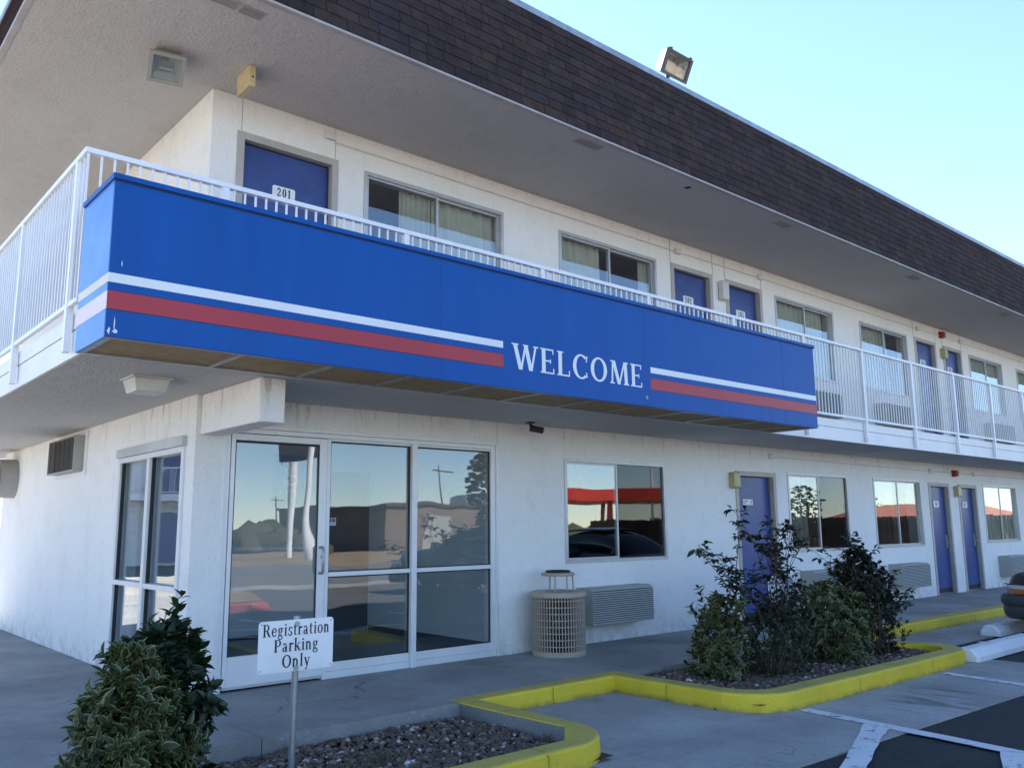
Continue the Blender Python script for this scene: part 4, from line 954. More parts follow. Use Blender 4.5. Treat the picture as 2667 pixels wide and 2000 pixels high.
# lamp under the balcony
t = thing('ceiling_lamp', 'square frosted ceiling lamp under the balcony left of the beam', 'lamp', (-.86, -.52, ZS))
def frust(mb, cx, cy, a0, a1, z0, z1, rot=0):
    vs = []
    for a, z in ((a0, z0), (a1, z1)):
        for dx, dy in ((-a, -a), (a, -a), (a, a), (-a, a)):
            vs.append((cx+dx*math.cos(rot)-dy*math.sin(rot), cy+dx*math.sin(rot)+dy*math.cos(rot), z))
    mb.add(vs, [(3, 2, 1, 0), (4, 5, 6, 7), (0, 1, 5, 4), (1, 2, 6, 5), (2, 3, 7, 6), (3, 0, 4, 7)][:]); return mb
frust(MB(), -.86, -.52, .150, .150, ZS-.014, ZS-.001, .0).build('base', M_lampw, t, bevel=.003)
frust(MB(), -.86, -.52, .112, .135, ZS-.115, ZS-.0145, .0).build('lens', M_lampw, t, bevel=.008)
# flood lamp under the roof soffit: square housing tilted to the forecourt
t = thing('soffit_flood_lamp', 'square grey flood lamp hanging from the roof soffit above the balcony corner', 'lamp', (-.80, -.28, ZC))
def frame_box(c, u, v, n, w, h, d):
    """returns (housing, rim, lens) builders for a flood lamp whose face looks along n"""
    c, u, v, n = map(Vector, (c, u, v, n)); u.normalize(); v.normalize(); n.normalize()
    hs = MB(); b = c-n*d
    vs = [c-u*w-v*h, c+u*w-v*h, c+u*w+v*h, c-u*w+v*h, b-u*w*.72-v*h*.72, b+u*w*.72-v*h*.72, b+u*w*.72+v*h*.72, b-u*w*.72+v*h*.72]
    hs.add(vs, [(4, 7, 6, 5), (0, 4, 5, 1), (1, 5, 6, 2), (2, 6, 7, 3), (3, 7, 4, 0)])
    rim = MB(); k = .13
    for s_ in (-1, 1):
        rim.obox(c+u*(s_*w*(1-k/2))+n*.012, u*(w*k/2+.006), v*(h*1.03), n*.014); rim.obox(c+v*(s_*h*(1-k/2))+n*.0121, v*(h*k/2+.006), u*(w*(1-k)-.002), n*.0138)
    return hs, rim, c, u, v, n
cdir = (CAM-Vector((-.80, -.28, 5.1))).normalized()
nn = Vector((-.12, -.50, -.86)).normalized(); vv = Vector((0, 0, 1))-nn*nn.z; uu = vv.cross(nn)
hs, rim, c_, u_, v_, n_2 = frame_box((-.79, -.31, 5.14), uu, vv, nn, .135, .135, .09)
hs.build('housing', M_lampgrey, t); rim.build('rim', M_lampgrey, t)
rf = MB(); b_ = c_-n_2*.07
rf.add([c_-u_*.11-v_*.11, c_+u_*.11-v_*.11, c_+u_*.11+v_*.11, c_-u_*.11+v_*.11, b_-u_*.06-v_*.05, b_+u_*.06-v_*.05, b_+u_*.06+v_*.07, b_-u_*.06+v_*.07], [(4, 5, 6, 7), (0, 1, 5, 4), (1, 2, 6, 5), (2, 3, 7, 6), (3, 0, 4, 7)])
rf.build('reflector', M_lampw, t)
MB().tube([c_-u_*.055-v_*.035-n_2*.035, c_+u_*.055-v_*.035-n_2*.035], .012, 10).build('bulb', pm('lamp_tube', (.75, .74, .68), .3), t)
MB().obox(c_+n_2*.002, u_*.112, v_*.112, n_2*.002).build('lens', M_glass, t)
MB().tube([c_-n_2*.06+v_*.05, (-.83, -.24, ZC-.03), (-.84, -.235, ZC-.001)], .022, 8).build('bracket', M_board, t)
# timber bracket
t = thing('timber_bracket', 'cream painted timber board hanging from the soffit above the door 201 corner', 'bracket', (-.12, -.45, ZC))
brd = MB(); pr = [(-.60, 5.264), (-.60, 5.075), (-.345, 5.068), (-.335, 5.264)]
brd.add([(-.195, y, z) for y, z in pr]+[(-.138, y, z) for y, z in pr], [(0, 1, 2, 3), (7, 6, 5, 4)]+[(i, 4+i, 4+(i+1) % 4, (i+1) % 4) for i in range(4)]); brd.build('board', M_board, t, bevel=.004)
MB().tube([(-.166, -.604, 5.16), (-.166, -.598, 5.16)], .010, 10).build('bolt', M_bronze, t)
# soffit vents
def vent(x0, x1, y0, y1, label):
    t = thing('soffit_vent', label, 'vent', ((x0+x1)/2, (y0+y1)/2, ZC), 'slotted soffit vents')
    fm = MB(); fm.box(x0, x1, y0, y0+.012, ZC-.006, ZC-.0005); fm.box(x0, x1, y1-.012, y1, ZC-.006, ZC-.0005); fm.box(x0, x0+.012, y0+.0125, y1-.0125, ZC-.006, ZC-.0005); fm.box(x1-.012, x1, y0+.0125, y1-.0125, ZC-.006, ZC-.0005)
    fm.build('frame', M_trim, t); MB().quad((x0+.01, y0+.01, ZC-.0012), (x0+.01, y1-.01, ZC-.0012), (x1-.01, y1-.01, ZC-.0012), (x1-.01, y0+.01, ZC-.0012)).build('vent_slot', M_bronze, t)
    s_ = MB(); n = 8
    for i in range(n): y = y0+.016+i*(y1-y0-.03)/n; s_.box(x0+.013, x1-.013, y, y+(y1-y0-.03)/n*.6, ZC-.005, ZC-.0015)
    s_.build('slats', M_lampgrey, t)
vent(-.81, -.615, -1.385, -1.265, 'left half of the pair of slotted vents in the soffit near the roof corner'); vent(-.60, -.405, -1.375, -1.255, 'right half of the pair of slotted vents in the soffit near the roof corner')
vent(2.97, 3.34, -1.45, -1.325, 'single slotted vent in the soffit above the gap between the first two upstairs windows')
vent(6.74, 7.06, -1.42, -1.29, 'flat slotted vent in the soffit above door 202'); vent(10.62, 10.95, -1.42, -1.28, 'far slotted vent in the soffit above the middle upstairs windows'); vent(14.5, 14.85, -1.42, -1.28, 'farthest slotted vent in the soffit above door 204')
t = thing('recessed_light', 'small round recessed light hole in the roof soffit', 'lamp', (4.9, -1.327, ZC))
MB().lathe(4.9, -1.327, [(.048, ZC-.0005), (.062, ZC-.001), (.062, ZC-.006), (.045, ZC-.006), (.04, ZC-.0012)], 20).build('trim_ring', M_soffit, t)
MB().add([(4.9+.043*math.cos(2*PI*i/20), -1.327+.043*math.sin(2*PI*i/20), ZC-.0016) for i in range(20)], [tuple(range(20))[::-1]]).build('opening', M_black, t)
# flood lamp on the roof edge
t = thing('roof_flood_lamp', 'bronze flood lamp with weathered reflector standing on the roof edge against the sky', 'lamp', (4.96, -1.1, B[1]))
top = Vector((0, -1.25, 7.02)); bot = Vector((0, -1.13, 6.77)); v_ = (top-bot).normalized(); u_ = Vector((1, 0, 0)); n_f = u_.cross(v_)
hs, rim, c_, u_, v_, n_f = frame_box(Vector((4.965, -1.19, 6.895)), u_, v_, n_f, .235, .14, .17)
hs.build('housing', M_bronze, t); rim.build('rim', M_bronze, t)
rf = MB(); b_ = c_-n_f*.09
rf.add([c_-u_*.205-v_*.122, c_+u_*.205-v_*.122, c_+u_*.205+v_*.122, c_-u_*.205+v_*.122, b_-u_*.12-v_*.06, b_+u_*.12-v_*.06, b_+u_*.12+v_*.06, b_-u_*.12+v_*.06], [(4, 5, 6, 7), (0, 1, 5, 4), (1, 2, 6, 5), (2, 3, 7, 6), (3, 0, 4, 7)]); rf.build('reflector', M_reflector, t)
MB().obox(c_+n_f*.003, u_*.206, v_*.123, n_f*.002).build('lens', M_glass, t)
for s_ in (-1, 1): MB().obox(c_+u_*(s_*.19)+v_*.150+n_f*.01, u_*.014, v_*.014, n_f*.018).build('latch', M_bronze, t)
MB().tube([c_-n_f*.10-v_*.11, (4.92, -1.06, 6.66), (4.92, -1.06, 6.58)], .028, 10).build('mount', M_steel, t)
# left wall: wall unit and round duct
t = thing('wall_vent_unit', 'dark grilled vent unit in a white surround high on the left side wall', 'vent', (XW, 3.8, 2.0))
s_ = MB()
for a, b, z0, z1 in ((3.16, 3.235, 1.95, 2.45), (4.375, 4.45, 1.95, 2.45), (3.2355, 4.3745, 1.95, 1.998), (3.2355, 4.3745, 2.403, 2.45)): s_.box(XW-.02, XW-.001, a, b, z0, z1)
s_.build('surround', M_fascia, t)
s_ = MB(); s_.box(XW-.125, XW-.002, 3.24, 3.255, 2.0, 2.40); s_.box(XW-.125, XW-.002, 4.355, 4.37, 2.0, 2.40); s_.box(XW-.125, XW-.002, 3.2555, 4.3545, 2.385, 2.40); s_.box(XW-.125, XW-.002, 3.2555, 4.3545, 2.0, 2.015); s_.build('casing', M_acbeige, t)
MB().box(XW-.06, XW-.05, 3.256, 4.354, 2.016, 2.384).build('core', M_black, t)
s_ = MB()
for i in range(16): z = 2.022+i*.0226; s_.box(XW-.112, XW-.108, 3.256, 4.354, z, z+.006)
for i in range(6): y = 3.30+i*.2; s_.box(XW-.118, XW-.1125, y-.005, y+.005, 2.016, 2.384)
s_.build('grille', M_bronze, t)
t = thing('round_duct', 'large round grey metal duct sticking out of the left side wall', 'duct', (XW, 6.72, 2.075))
mb = MB(); n = 40
for r, xa, xb, flip in ((.272, XW+.0, XW-.22, 0), (.262, XW-.22, XW-.02, 0)):
    vs = [(x, 6.72+r*math.cos(2*PI*i/n), 2.075+r*math.sin(2*PI*i/n)) for x in (xa, xb) for i in range(n)]
    mb.add(vs, [(i, (i+1) % n, n+(i+1) % n, n+i) for i in range(n)], 0, True)
mb.build('duct_shell', M_lampgrey, t)
mb = MB(); vs = [(XW-.221, 6.72+r*math.cos(2*PI*i/n), 2.075+r*math.sin(2*PI*i/n)) for r in (.262, .276) for i in range(n)]
mb.add(vs, [(i, n+i, n+(i+1) % n, (i+1) % n) for i in range(n)]); mb.build('duct_rim', M_steel, t)
MB().add([(XW-.03, 6.72+.262*math.cos(2*PI*i/n), 2.075+.262*math.sin(2*PI*i/n)) for i in range(n)], [tuple(range(n))]).build('duct_damper', M_black, t)

# ------------------------------------------------------------------ litter bin
CX, CY, RB = 3.59, -.365, .282
t = thing('litter_bin', 'round beige slotted litter bin with an ashtray lid against the white wall', 'litter bin', (CX, CY, 0))
MB().lathe(CX, CY, [(.001, .03), (.258, .03), (.258, .60), (.001, .60)], 40).build('liner', M_black, t)
bk = MB(); nb = 54
for i in range(nb):
    w = 2*PI*i/nb; c, s_ = math.cos(w), math.sin(w)
    bk.obox((CX+(RB-.009)*c, CY+(RB-.009)*s_, .325), (.0105*c, .0105*s_, 0), (-.0045*s_, .0045*c, 0), (0, 0, .282))
for k in range(8):
    z = .105+k*.066; bk.lathe(CX, CY, [(RB-.017, z-.005), (RB-.003, z-.005), (RB-.003, z+.005), (RB-.017, z+.005), (RB-.017, z-.005)], 60)
bk.build('basket', M_beige, t)
rb = MB(); prof = [(RB-.03, 0), (RB+.003, 0)]
vs = []; n = 120
for z in (.001, .052):
    for i in range(n):
        w = 2*PI*i/n; r = RB-.001+(.0035 if i % 2 else -.0035); vs.append((CX+r*math.cos(w), CY+r*math.sin(w), z))
rb.add(vs, [(i, (i+1) % n, n+(i+1) % n, n+i) for i in range(n)]+[tuple(range(n, 2*n))]); rb.build('base_ring', M_beige, t)
MB().lathe(CX, CY, [(RB-.02, .595), (RB+.010, .595), (RB+.014, .605), (RB+.014, .640), (RB+.006, .652), (.17, .662), (.165, .655), (.001, .56)], 60).build('top_ring', M_beige, t)
for a in (215, 262, 325, 80): 
    w = math.radians(a); MB().tube([(CX+.165*math.cos(w), CY+.165*math.sin(w), .650), (CX+.158*math.cos(w), CY+.158*math.sin(w), .822)], .009, 8).build('lid_post', M_beige, t)
MB().lathe(CX, CY, [(.001, .815), (.17, .815), (.183, .822), (.183, .838), (.172, .848), (.001, .852)], 48).build('lid', M_beige, t)
MB().lathe(CX, CY, [(.10, .851), (.132, .852), (.136, .862), (.128, .872), (.108, .872), (.100, .858), (.001, .856)], 40).build('ashtray', M_black, t)

# ------------------------------------------------------------------ parking signs on posts
def parking_sign(x, y, zt, yaw, label, zg, w=.49, h=.305):
    t = thing('parking_sign', label, 'sign', (x, y, zg), 'registration parking signs')
    c, s_ = math.cos(yaw), math.sin(yaw); u = Vector((c, s_, 0)); n = Vector((s_, -c, 0)); O = Vector((x, y, 0))
    MB().tube([O+Vector((0, 0, zg-.1)), O+Vector((.012, 0, zt+.018))], .0205, 16).build('post', M_steel, t)
    MB().add([O+Vector((.012+.019*math.cos(2*PI*i/14), .019*math.sin(2*PI*i/14), zt+.0182)) for i in range(14)], [tuple(range(14))]).build('post_cap', M_steel, t)
    p = rrect(-w/2, w/2, zt-h, zt, .022); k = len(p); f = .023
    vs = [O+u*a+n*f+Vector((0, 0, b)) for a, b in p]+[O+u*a+n*(f+.0025)+Vector((0, 0, b)) for a, b in p]
    MB().add(vs, [tuple(range(k)), tuple(range(k, 2*k))[::-1]]+[(i, k+i, k+(i+1) % k, (i+1) % k) for i in range(k)]).build('sign_panel', M_signwhite, t)
    f2 = f+.0031; tx = MB()
    for s, zz, wd in (('Registration', zt-.092, .437), ('Parking', zt-.186, .29), ('Only', zt-.280, .185)):
        text(tx, s, O-u*(wd/2)+n*f2+Vector((0, 0, zz)), u, (0, 0, 1), n, .074, gap=.05, width=wd, bf=1.12)
    tx.build('lettering', M_ink, t)
    for zz in (zt-.026, zt-h+.018):
        MB().tube([O+n*f2+Vector((0, 0, zz)), O+n*(f2+.006)+Vector((0, 0, zz))], .0155, 16).build('bolt_head', M_steel, t)
    sc = MB()
    for a in (-1, 1):
        for b in (zt-.018, zt-h+.018): sc.tube([O+u*(a*(w/2-.018))+n*f2+Vector((0, 0, b)), O+n*(f2+.0005)+u*(a*(w/2-.018))+Vector((0, 0, b))], .004, 8)
    sc.build('screw_holes', M_inkgrey, t); return t
parking_sign(-.405, -2.15, .788, math.radians(-3), 'white Registration Parking Only sign on a steel post in the near gravel bed', -.09)
parking_sign(5.47, -1.88, .79, math.radians(-2), 'white parking sign mostly hidden behind the rose bush on the island', -.07)

# ------------------------------------------------------------------ wheel stops
def wheel_stop(x0, x1, y0, y1, label):
    t = thing('wheel_stop', label, 'wheel stop', ((x0+x1)/2, (y0+y1)/2, ZL), 'white concrete wheel stops')
    mb = MB(); ym = (y0+y1)/2; hw = (y1-y0)/2; H = .135
    secs = [(x0, .78, .92), (x0+.03, 1, 1), (x1-.03, 1, 1), (x1, .78, .92)]; vs = []
    for x, k, hk in secs:
        for a, b in ((-1, .0), (-1, .42), (-.62, .88), (-.42, 1), (.42, 1), (.62, .88), (1, .42), (1, .0)): vs.append((x, ym+a*hw*k, ZL+.002+b*H*hk))
    n = 8; mb.add(vs, [(i*n+j, (i+1)*n+j, (i+1)*n+j+1, i*n+j+1) for i in range(3) for j in range(n-1)]+[tuple(range(n)), tuple(range(3*n, 4*n))[::-1]])
    o = mb.build('stop_body', M_stop, t, bevel=.008)
    for dx in (.35, .65): xx = x0+(x1-x0)*dx; MB().tube([(xx, ym, ZL+H-.002), (xx, ym, ZL+H+.006)], .012, 10).build('anchor_pin', M_steel, t)
wheel_stop(7.02, 8.87, -3.27, -2.99, 'white concrete wheel stop touching the end of the planted island')
wheel_stop(9.43, 11.28, -2.62, -2.36, 'far white concrete wheel stop under the nose of the parked car')

# ------------------------------------------------------------------ shrubs
def leaf_geo(variegated, L, Wd, droop=.25, fold=.35):
    V = []; F = []; Mi = []
    ts = [0, .16, .40, .66, .88, 1.0]
    def hw(t): return Wd*(math.sin(PI*min(1, t**.82))**.85 if 0 < t < 1 else .04)
    for t in ts:
        w = hw(t); z = -droop*L*t*t
        if variegated:
            iw = w*.72 if .1 < t < .95 else w*.2
            row = [(-w, fold*w), (-iw, fold*iw*.5), (0, 0), (iw, fold*iw*.5), (w, fold*w)]
        else: row = [(-w, fold*w), (0, 0), (w, fold*w)]
        for y, dz in row: V.append((L*t, y, z+dz))
    k = 5 if variegated else 3
    for i in range(len(ts)-1):
        for j in range(k-1):
            F.append((i*k+j, (i+1)*k+j, (i+1)*k+j+1, i*k+j+1))
            Mi.append(0 if not variegated else (1 if (j in (0, k-2) or i == len(ts)-2) else 0))
    return np.array(V), np.array(F), np.array(Mi)
def frame_from(d, rs):
    d = Vector(d).normalized(); a = d.cross(Vector((0, 0, 1)))
    if a.length < .05: a = Vector((1, 0, 0))
    a.normalize(); b = d.cross(a); w = rs.uniform(0, 2*PI)
    return d, a*math.cos(w)+b*math.sin(w), -a*math.sin(w)+b*math.cos(w)
def place_leaf(p, d, nrm, s):
    """4x4: local x along d, local z as close to nrm as possible"""
    x = Vector(d).normalized(); z = (Vector(nrm)-x*x.dot(Vector(nrm)))
    if z.length < 1e-3: z = x.orthogonal()
    z.normalize(); y = z.cross(x)
    m = Matrix((x*s, y*s, z*s)).transposed().to_4x4(); m.translation = Vector(p); return m
def emit_leaves(parent, mats_list, geos, items, limit=300, name='leaf'):
    """items: (matrix, geo index). The ones showing largest become leaf objects, the rest one foliage mesh"""
    sc = []
    for i, (m, g) in enumerate(items):
        pr = project(m.translation); ok = pr and -20 < pr[0] < 2690 and -20 < pr[1] < 2020
        nz = abs(m.col[2].to_3d().normalized().dot((CAM-m.translation).normalized()))
        sc.append(((1/(pr[2]**4))*(.3+nz) if ok else 0, i))
    sc.sort(reverse=True); pick = {i for s_, i in sc[:limit] if s_ > 0}
    meshes = []
    for V, F, Mi, mats in geos:
        me = bpy.data.meshes.new(name); me.from_pydata([tuple(v) for v in V], [], [tuple(f) for f in F])
        for m in mats: me.materials.append(m)
        me.polygons.foreach_set('material_index', Mi); me.polygons.foreach_set('use_smooth', [True]*len(F)); me.update(); meshes.append(me)
    allm = mats_list; VV = []; FF = []; MM = []; b = 0; wl_ = wloc(parent)
    for i, (m, g) in enumerate(items):
        if i in pick:
            o = bpy.data.objects.new(name, meshes[g]); COL.objects.link(o); o.parent = parent
            m2 = m.copy(); m2.translation = m.translation-wl_; o.matrix_basis = m2
            continue
        V, F, Mi, mats = geos[g]; A_ = np.array(m)
        VV.append(V@A_[:3, :3].T+A_[:3, 3]); FF.append(F+b); b += len(V); MM.append(np.array([allm.index(mats[k]) for k in Mi]))
    if VV:
        o = big('foliage', np.concatenate(VV), np.concatenate(FF), allm, np.concatenate(MM), parent, True, wl_); o['kind'] = 'stuff'
def dome_tips(rs, c, rx, ry, h, n, cone=0):
    """shoot tips on a rounded, slightly lumpy shrub"""
    out = []; ph = [rs.uniform(0, 6.28) for _ in range(6)]
    for _ in range(n):
        u = rs.uniform(-.35, 1); a = rs.uniform(0, 2*PI); r = math.sqrt(max(0, 1-max(u, 0)**2)) if u > 0 else 1-.25*abs(u)
        if cone and u > 0: r = (1-u)**.52*.93+.07
        lump = 1+.16*math.sin(3*a+ph[0]+2.5*u)+.13*math.sin(5*a+ph[1]-4*u)+.07*math.sin(9*a+ph[2]+6*u)
        k = lump*(1-rs.random()**2*.35)
        z = (.36+.64*u if u > 0 else .36*(1+u/.35)*1.0+.0)*h
        p = Vector((c[0]+rx*r*k*math.cos(a), c[1]+ry*r*k*math.sin(a), c[2]+z*(.9+.1*k)))
        d = Vector((math.cos(a)*r, math.sin(a)*r, .55+.75*max(0, u))).normalized()
        out.append((p, d))
    return out
def whorl(rs, items, p, d, g, s, n, spread=(.5, 1.15)):
    d, a, b = frame_from(d, rs)
    for k in range(n):
        w = 2*PI*(k/2 % 1)+(PI/2 if (k//2) % 2 else 0)+rs.uniform(-.35, .35); t = rs.uniform(*spread)*(1-.45*(k//2)/max(1, n/2))
        rad = a*math.cos(w)+b*math.sin(w); dr = (d*math.cos(t)+rad*math.sin(t)).normalized(); nr = (d*math.sin(t)-rad*math.cos(t))
        q = p+d*(.012*(k//2))-d*.02
        items.append((place_leaf(q, dr, nr, s*rs.uniform(.7, 1.12)), g))
def stems(parent, base, tips, rs, n, r0=.011, name='stem'):
    mb = MB()
    for p, d in rs.sample(tips, min(n, len(tips))):
        b0 = Vector(base)+Vector((rs.uniform(-.06, .06), rs.uniform(-.06, .06), 0)); m = b0.lerp(p, .5)+Vector((rs.uniform(-.04, .04), rs.uniform(-.04, .04), .06))
        mb.tube([b0, b0.lerp(m, .5)+Vector((0, 0, .02)), m, m.lerp(p, .5), p], [r0, r0*.85, r0*.65, r0*.45, r0*.25], 5)
    return mb.build(name, M_bark, parent)
VG = [(*leaf_geo(True, .088, .0215, d, f), [M_leaf, M_leafedge]) for d, f in ((.25, .35), (.45, .55), (.10, .2))]
PG = [(*leaf_geo(False, .084, .0225, d, f), [M_leafdark]) for d, f in ((.25, .35), (.4, .5))]
def euonymus(name, label, c, rx, ry, h, tips, seed, size=1.0, extra=None, limit=300, cone=0):
    rs = random.Random(seed); t = thing(name, label, 'shrub', c, 'variegated evergreen shrubs')
    tp = dome_tips(rs, c, rx, ry, h, tips, cone); items = []
    for p, d in tp:
        if p.z < c[2]+.02: continue
        whorl(rs, items, p, d, rs.choice((0, 0, 1, 2)), size*rs.uniform(.72, 1.12), rs.choice((4, 6, 8)))
    for p, d in dome_tips(rs, c, rx*.72, ry*.72, h*.82, tips//2, cone): whorl(rs, items, p, d, rs.randint(0, 2), size, 5)
    geos = list(VG); mats = [M_leaf, M_leafedge]; st_tips = tp
    if extra: extra(rs, items, st_tips); geos = VG+PG; mats = [M_leaf, M_leafedge, M_leafdark]
    emit_leaves(t, mats, geos, items, limit)
    stems(t, c, st_tips, rs, 40); return t
def near_extra(rs, items, tp):
    c = Vector((-1.14, -2.10, -.09))
    for p, d in dome_tips(rs, c, .225, .22, .86, 210): whorl(rs, items, p, d, rs.choice((3, 4)), 1.0, 7); tp.append((p, d))
    for p, d in dome_tips(rs, (-1.30, -2.2, -.09), .20, .19, .86, 110, 1): whorl(rs, items, p, d, rs.choice((3, 4)), 1.0, 7)
    # long shoots poking out at the top and right
    for tip in ((-1.065, -2.0, .965), (-1.09, -2.02, .90), (-1.12, -2.05, .93), (-1.18, -2.1, .88), (-.99, -2.0, .76), (-.90, -1.98, .56), (-.88, -2.0, .36), (-1.28, -2.1, .83), (-.94, -2.05, .66), (-1.40, -2.2, .74), (-1.55, -2.25, .70), (-1.48, -2.3, .66), (-1.60, -2.2, .52)):
        tip = Vector(tip); b0 = c+Vector((0, 0, .45)); n = 8
        for k in range(3, n+1):
            q = b0.lerp(tip, k/n)+Vector((rs.uniform(-.01, .01), rs.uniform(-.01, .01), 0)); whorl(rs, items, q, (tip-b0).normalized(), rs.choice((3, 4)), .85, 4, (.6, 1.2))
        tp.append((tip, tip-b0))
def isl_extra(rs, items, tp):
    for k in range(9):
        a = rs.uniform(0, 6.28); b0 = Vector((3.80+.12*math.cos(a), -2.26+.12*math.sin(a), .40)); tip = b0+Vector((.14*math.cos(a), .14*math.sin(a), rs.uniform(.14, .36)))
        for j in range(2, 7): whorl(rs, items, b0.lerp(tip, j/6), (tip-b0).normalized(), rs.choice((0, 1, 2)), .85, 4, (.5, 1.1))
        tp.append((tip, tip-b0))
euonymus('variegated_shrub', 'large dense shrub with cream-edged leaves in front of the left side window', (-1.42, -2.28, -.09), .285, .26, .80, 340, 11, .92, near_extra, cone=1)
euonymus('variegated_shrub', 'small upright shrub with cream-edged leaves at the left end of the island', (3.80, -2.26, -.06), .235, .235, .74, 170, 12, .9, isl_extra, cone=1)
euonymus('variegated_shrub', 'broad rounded shrub with cream-edged leaves between the two rose bushes', (5.60, -2.36, -.06), .46, .40, .76, 380, 13, .9)

RG = [(*leaf_geo(False, .072, .0225, d, f), [M_leafrose]) for d, f in ((.2, .3), (.45, .55))]
SG = [(*leaf_geo(False, .040, .010, .3, .4), [M_leafdark])]
def rose(label, base, tips, seed, fill=None, dens=1.0, sub=4):
    rs = random.Random(seed); t = thing('rose_bush', label, 'shrub', base, 'rose bushes'); items = []; mb = MB(); base = Vector(base)
    def compound(q, d, s):
        d, a, b = frame_from(d, rs); L = .085*s; d2 = (d+Vector((0, 0, -.25))).normalized()
        for k, (f, sd) in enumerate(((1, 0), (.72, 1), (.72, -1), (.38, 1), (.38, -1))):
            if rs.random() < .15: continue
            nr = Vector((rs.uniform(-.6, .6), rs.uniform(-.6, .6), 1))
            side = d2.cross(nr).normalized(); dd = (d2*(1 if sd == 0 else .35)+side*sd).normalized()
            items.append((place_leaf(q+d2*(L*f), dd, nr, s*rs.uniform(.65, 1.05)*(.8 if f < .5 else 1)), rs.randint(0, 1)))
        mb.tube([q, q+d2*L], [.0018, .0012], 3, cap=False)
    def cane(a, b, r0, lv, start=.35):
        a, b = Vector(a), Vector(b); L = (b-a).length; bow = Vector((rs.uniform(-.08, .08), rs.uniform(-.08, .08), rs.uniform(.02, .10)))*L
        pts = [a.lerp(b, t_)+bow*math.sin(PI*t_)+Vector((rs.uniform(-.012, .012), rs.uniform(-.012, .012), 0)) for t_ in [i/7 for i in range(8)]]
        mb.tube(pts, [r0*(1-.75*i/7) for i in range(8)], 5)
        n = int(L*8.5*dens*lv)
        for k in range(n):
            t_ = start+(1-start)*rs.random()**.7; i = min(6, int(t_*7)); q = pts[i].lerp(pts[i+1], t_*7-i); dr = (pts[i+1]-pts[i]).normalized()
            d = (dr*.4+Vector((rs.uniform(-1, 1), rs.uniform(-1, 1), rs.uniform(-.3, .9)))).normalized(); compound(q, d, rs.uniform(.75, 1.15))
        return pts
    for tip in tips:
        a = base+Vector((rs.uniform(-.10, .10), rs.uniform(-.10, .10), 0)); pts = cane(a, tip, .0085, .9, .45)
        for _ in range(sub):
            i = rs.randint(2, 6); q = pts[i]; L = rs.uniform(.14, .34)
            d = ((pts[i+1 if i < 7 else 7]-pts[i-1]).normalized()*.8+Vector((rs.uniform(-.8, .8), rs.uniform(-.8, .8), rs.uniform(.0, .8)))).normalized()
            cane(q, q+d*L, .004, 1.5, .2)
    if fill:
        for (c, rx, ry, h, n, g) in fill:
            for p, d in dome_tips(rs, c, rx, ry, h, n): whorl(rs, items, p, d, g, 1.0, 6, (.4, 1.3))
    for _ in range(26):
        a = base+Vector((rs.uniform(-.18, .18), rs.uniform(-.15, .15), 0)); b = a+Vector((rs.uniform(-.35, .35), rs.uniform(-.25, .25), rs.uniform(.25, .7))); mb.tube([a, a.lerp(b, .5)+Vector((0, 0, .03)), b], [.005, .0035, .0015], 4)
    emit_leaves(t, [M_leafrose, M_leafdark], RG+SG, items); mb.build('stem', M_bark, t)
    return t
r1 = [(3.26, -2.48, 1.17), (3.55, -2.45, 1.08), (3.72, -2.4, .92), (3.95, -2.5, 1.41), (4.12, -2.4, 1.30), (4.42, -2.5, 1.40), (4.55, -2.45, 1.28), (4.72, -2.5, 1.27), (4.98, -2.48, 1.20), (4.80, -2.3, 1.02), (4.35, -2.6, 1.05), (3.85, -2.55, .78), (4.95, -2.4, .80), (4.2, -2.35, .9)]
rose('tall sprawling rose bush with long canes in front of the first ground floor door', (4.46, -2.42, -.06), r1, 21, [((4.45, -2.43, -.06), .34, .28, .62, 330, 2), ((4.75, -2.35, .1), .26, .22, .55, 130, 2)])
r2 = [(5.55, -2.45, 1.02), (5.75, -2.5, 1.10), (5.92, -2.5, 1.15), (6.08, -2.55, 1.08), (6.25, -2.45, .98), (6.5, -2.5, .86), (6.7, -2.5, .66), (6.95, -2.45, .72), (7.32, -2.5, .58), (7.12, -2.4, .42), (6.05, -2.6, .80), (6.40, -2.6, .62), (5.85, -2.4, .85), (6.75, -2.35, .40)]
rose('dark rose bush with purplish leaves at the right end of the island', (6.24, -2.52, -.06), r2, 22, [((6.28, -2.48, -.05), .28, .25, .95, 130, 0), ((6.0, -2.5, .45), .24, .22, .60, 110, 1), ((6.65, -2.45, -.05), .26, .22, .40, 60, 2)], 1.25)

# weeds
def weeds(spots, label, seed):
    rs = random.Random(seed); V = []; F = []; b = 0
    for x, y, z, n, h, sp in spots:
        for _ in range(n):
            a = rs.uniform(0, 6.28); r = sp*rs.random()**.6; p = Vector((x+r*math.cos(a), y+r*math.sin(a), z)); L = h*rs.uniform(.4, 1); dx = Vector((rs.uniform(-1, 1), rs.uniform(-1, 1), 0))*L*.55; w = Vector((-dx.y, dx.x, 0)); w = w.normalized()*.0022 if w.length > 1e-4 else Vector((.002, 0, 0))
            m = p+dx*.4+Vector((0, 0, L*.7)); e_ = p+dx+Vector((0, 0, L)); V += [p-w, p+w, m+w*.8, m-w*.8, e_, e_]; F += [(b, b+1, b+2, b+3), (b+3, b+2, b+4, b+5)]; b += 6
    o = big('weeds', np.array([tuple(v) for v in V]), np.array(F), M_grass); return tag(o, label, 'weeds', kind='stuff')
rs_ = random.Random(5)
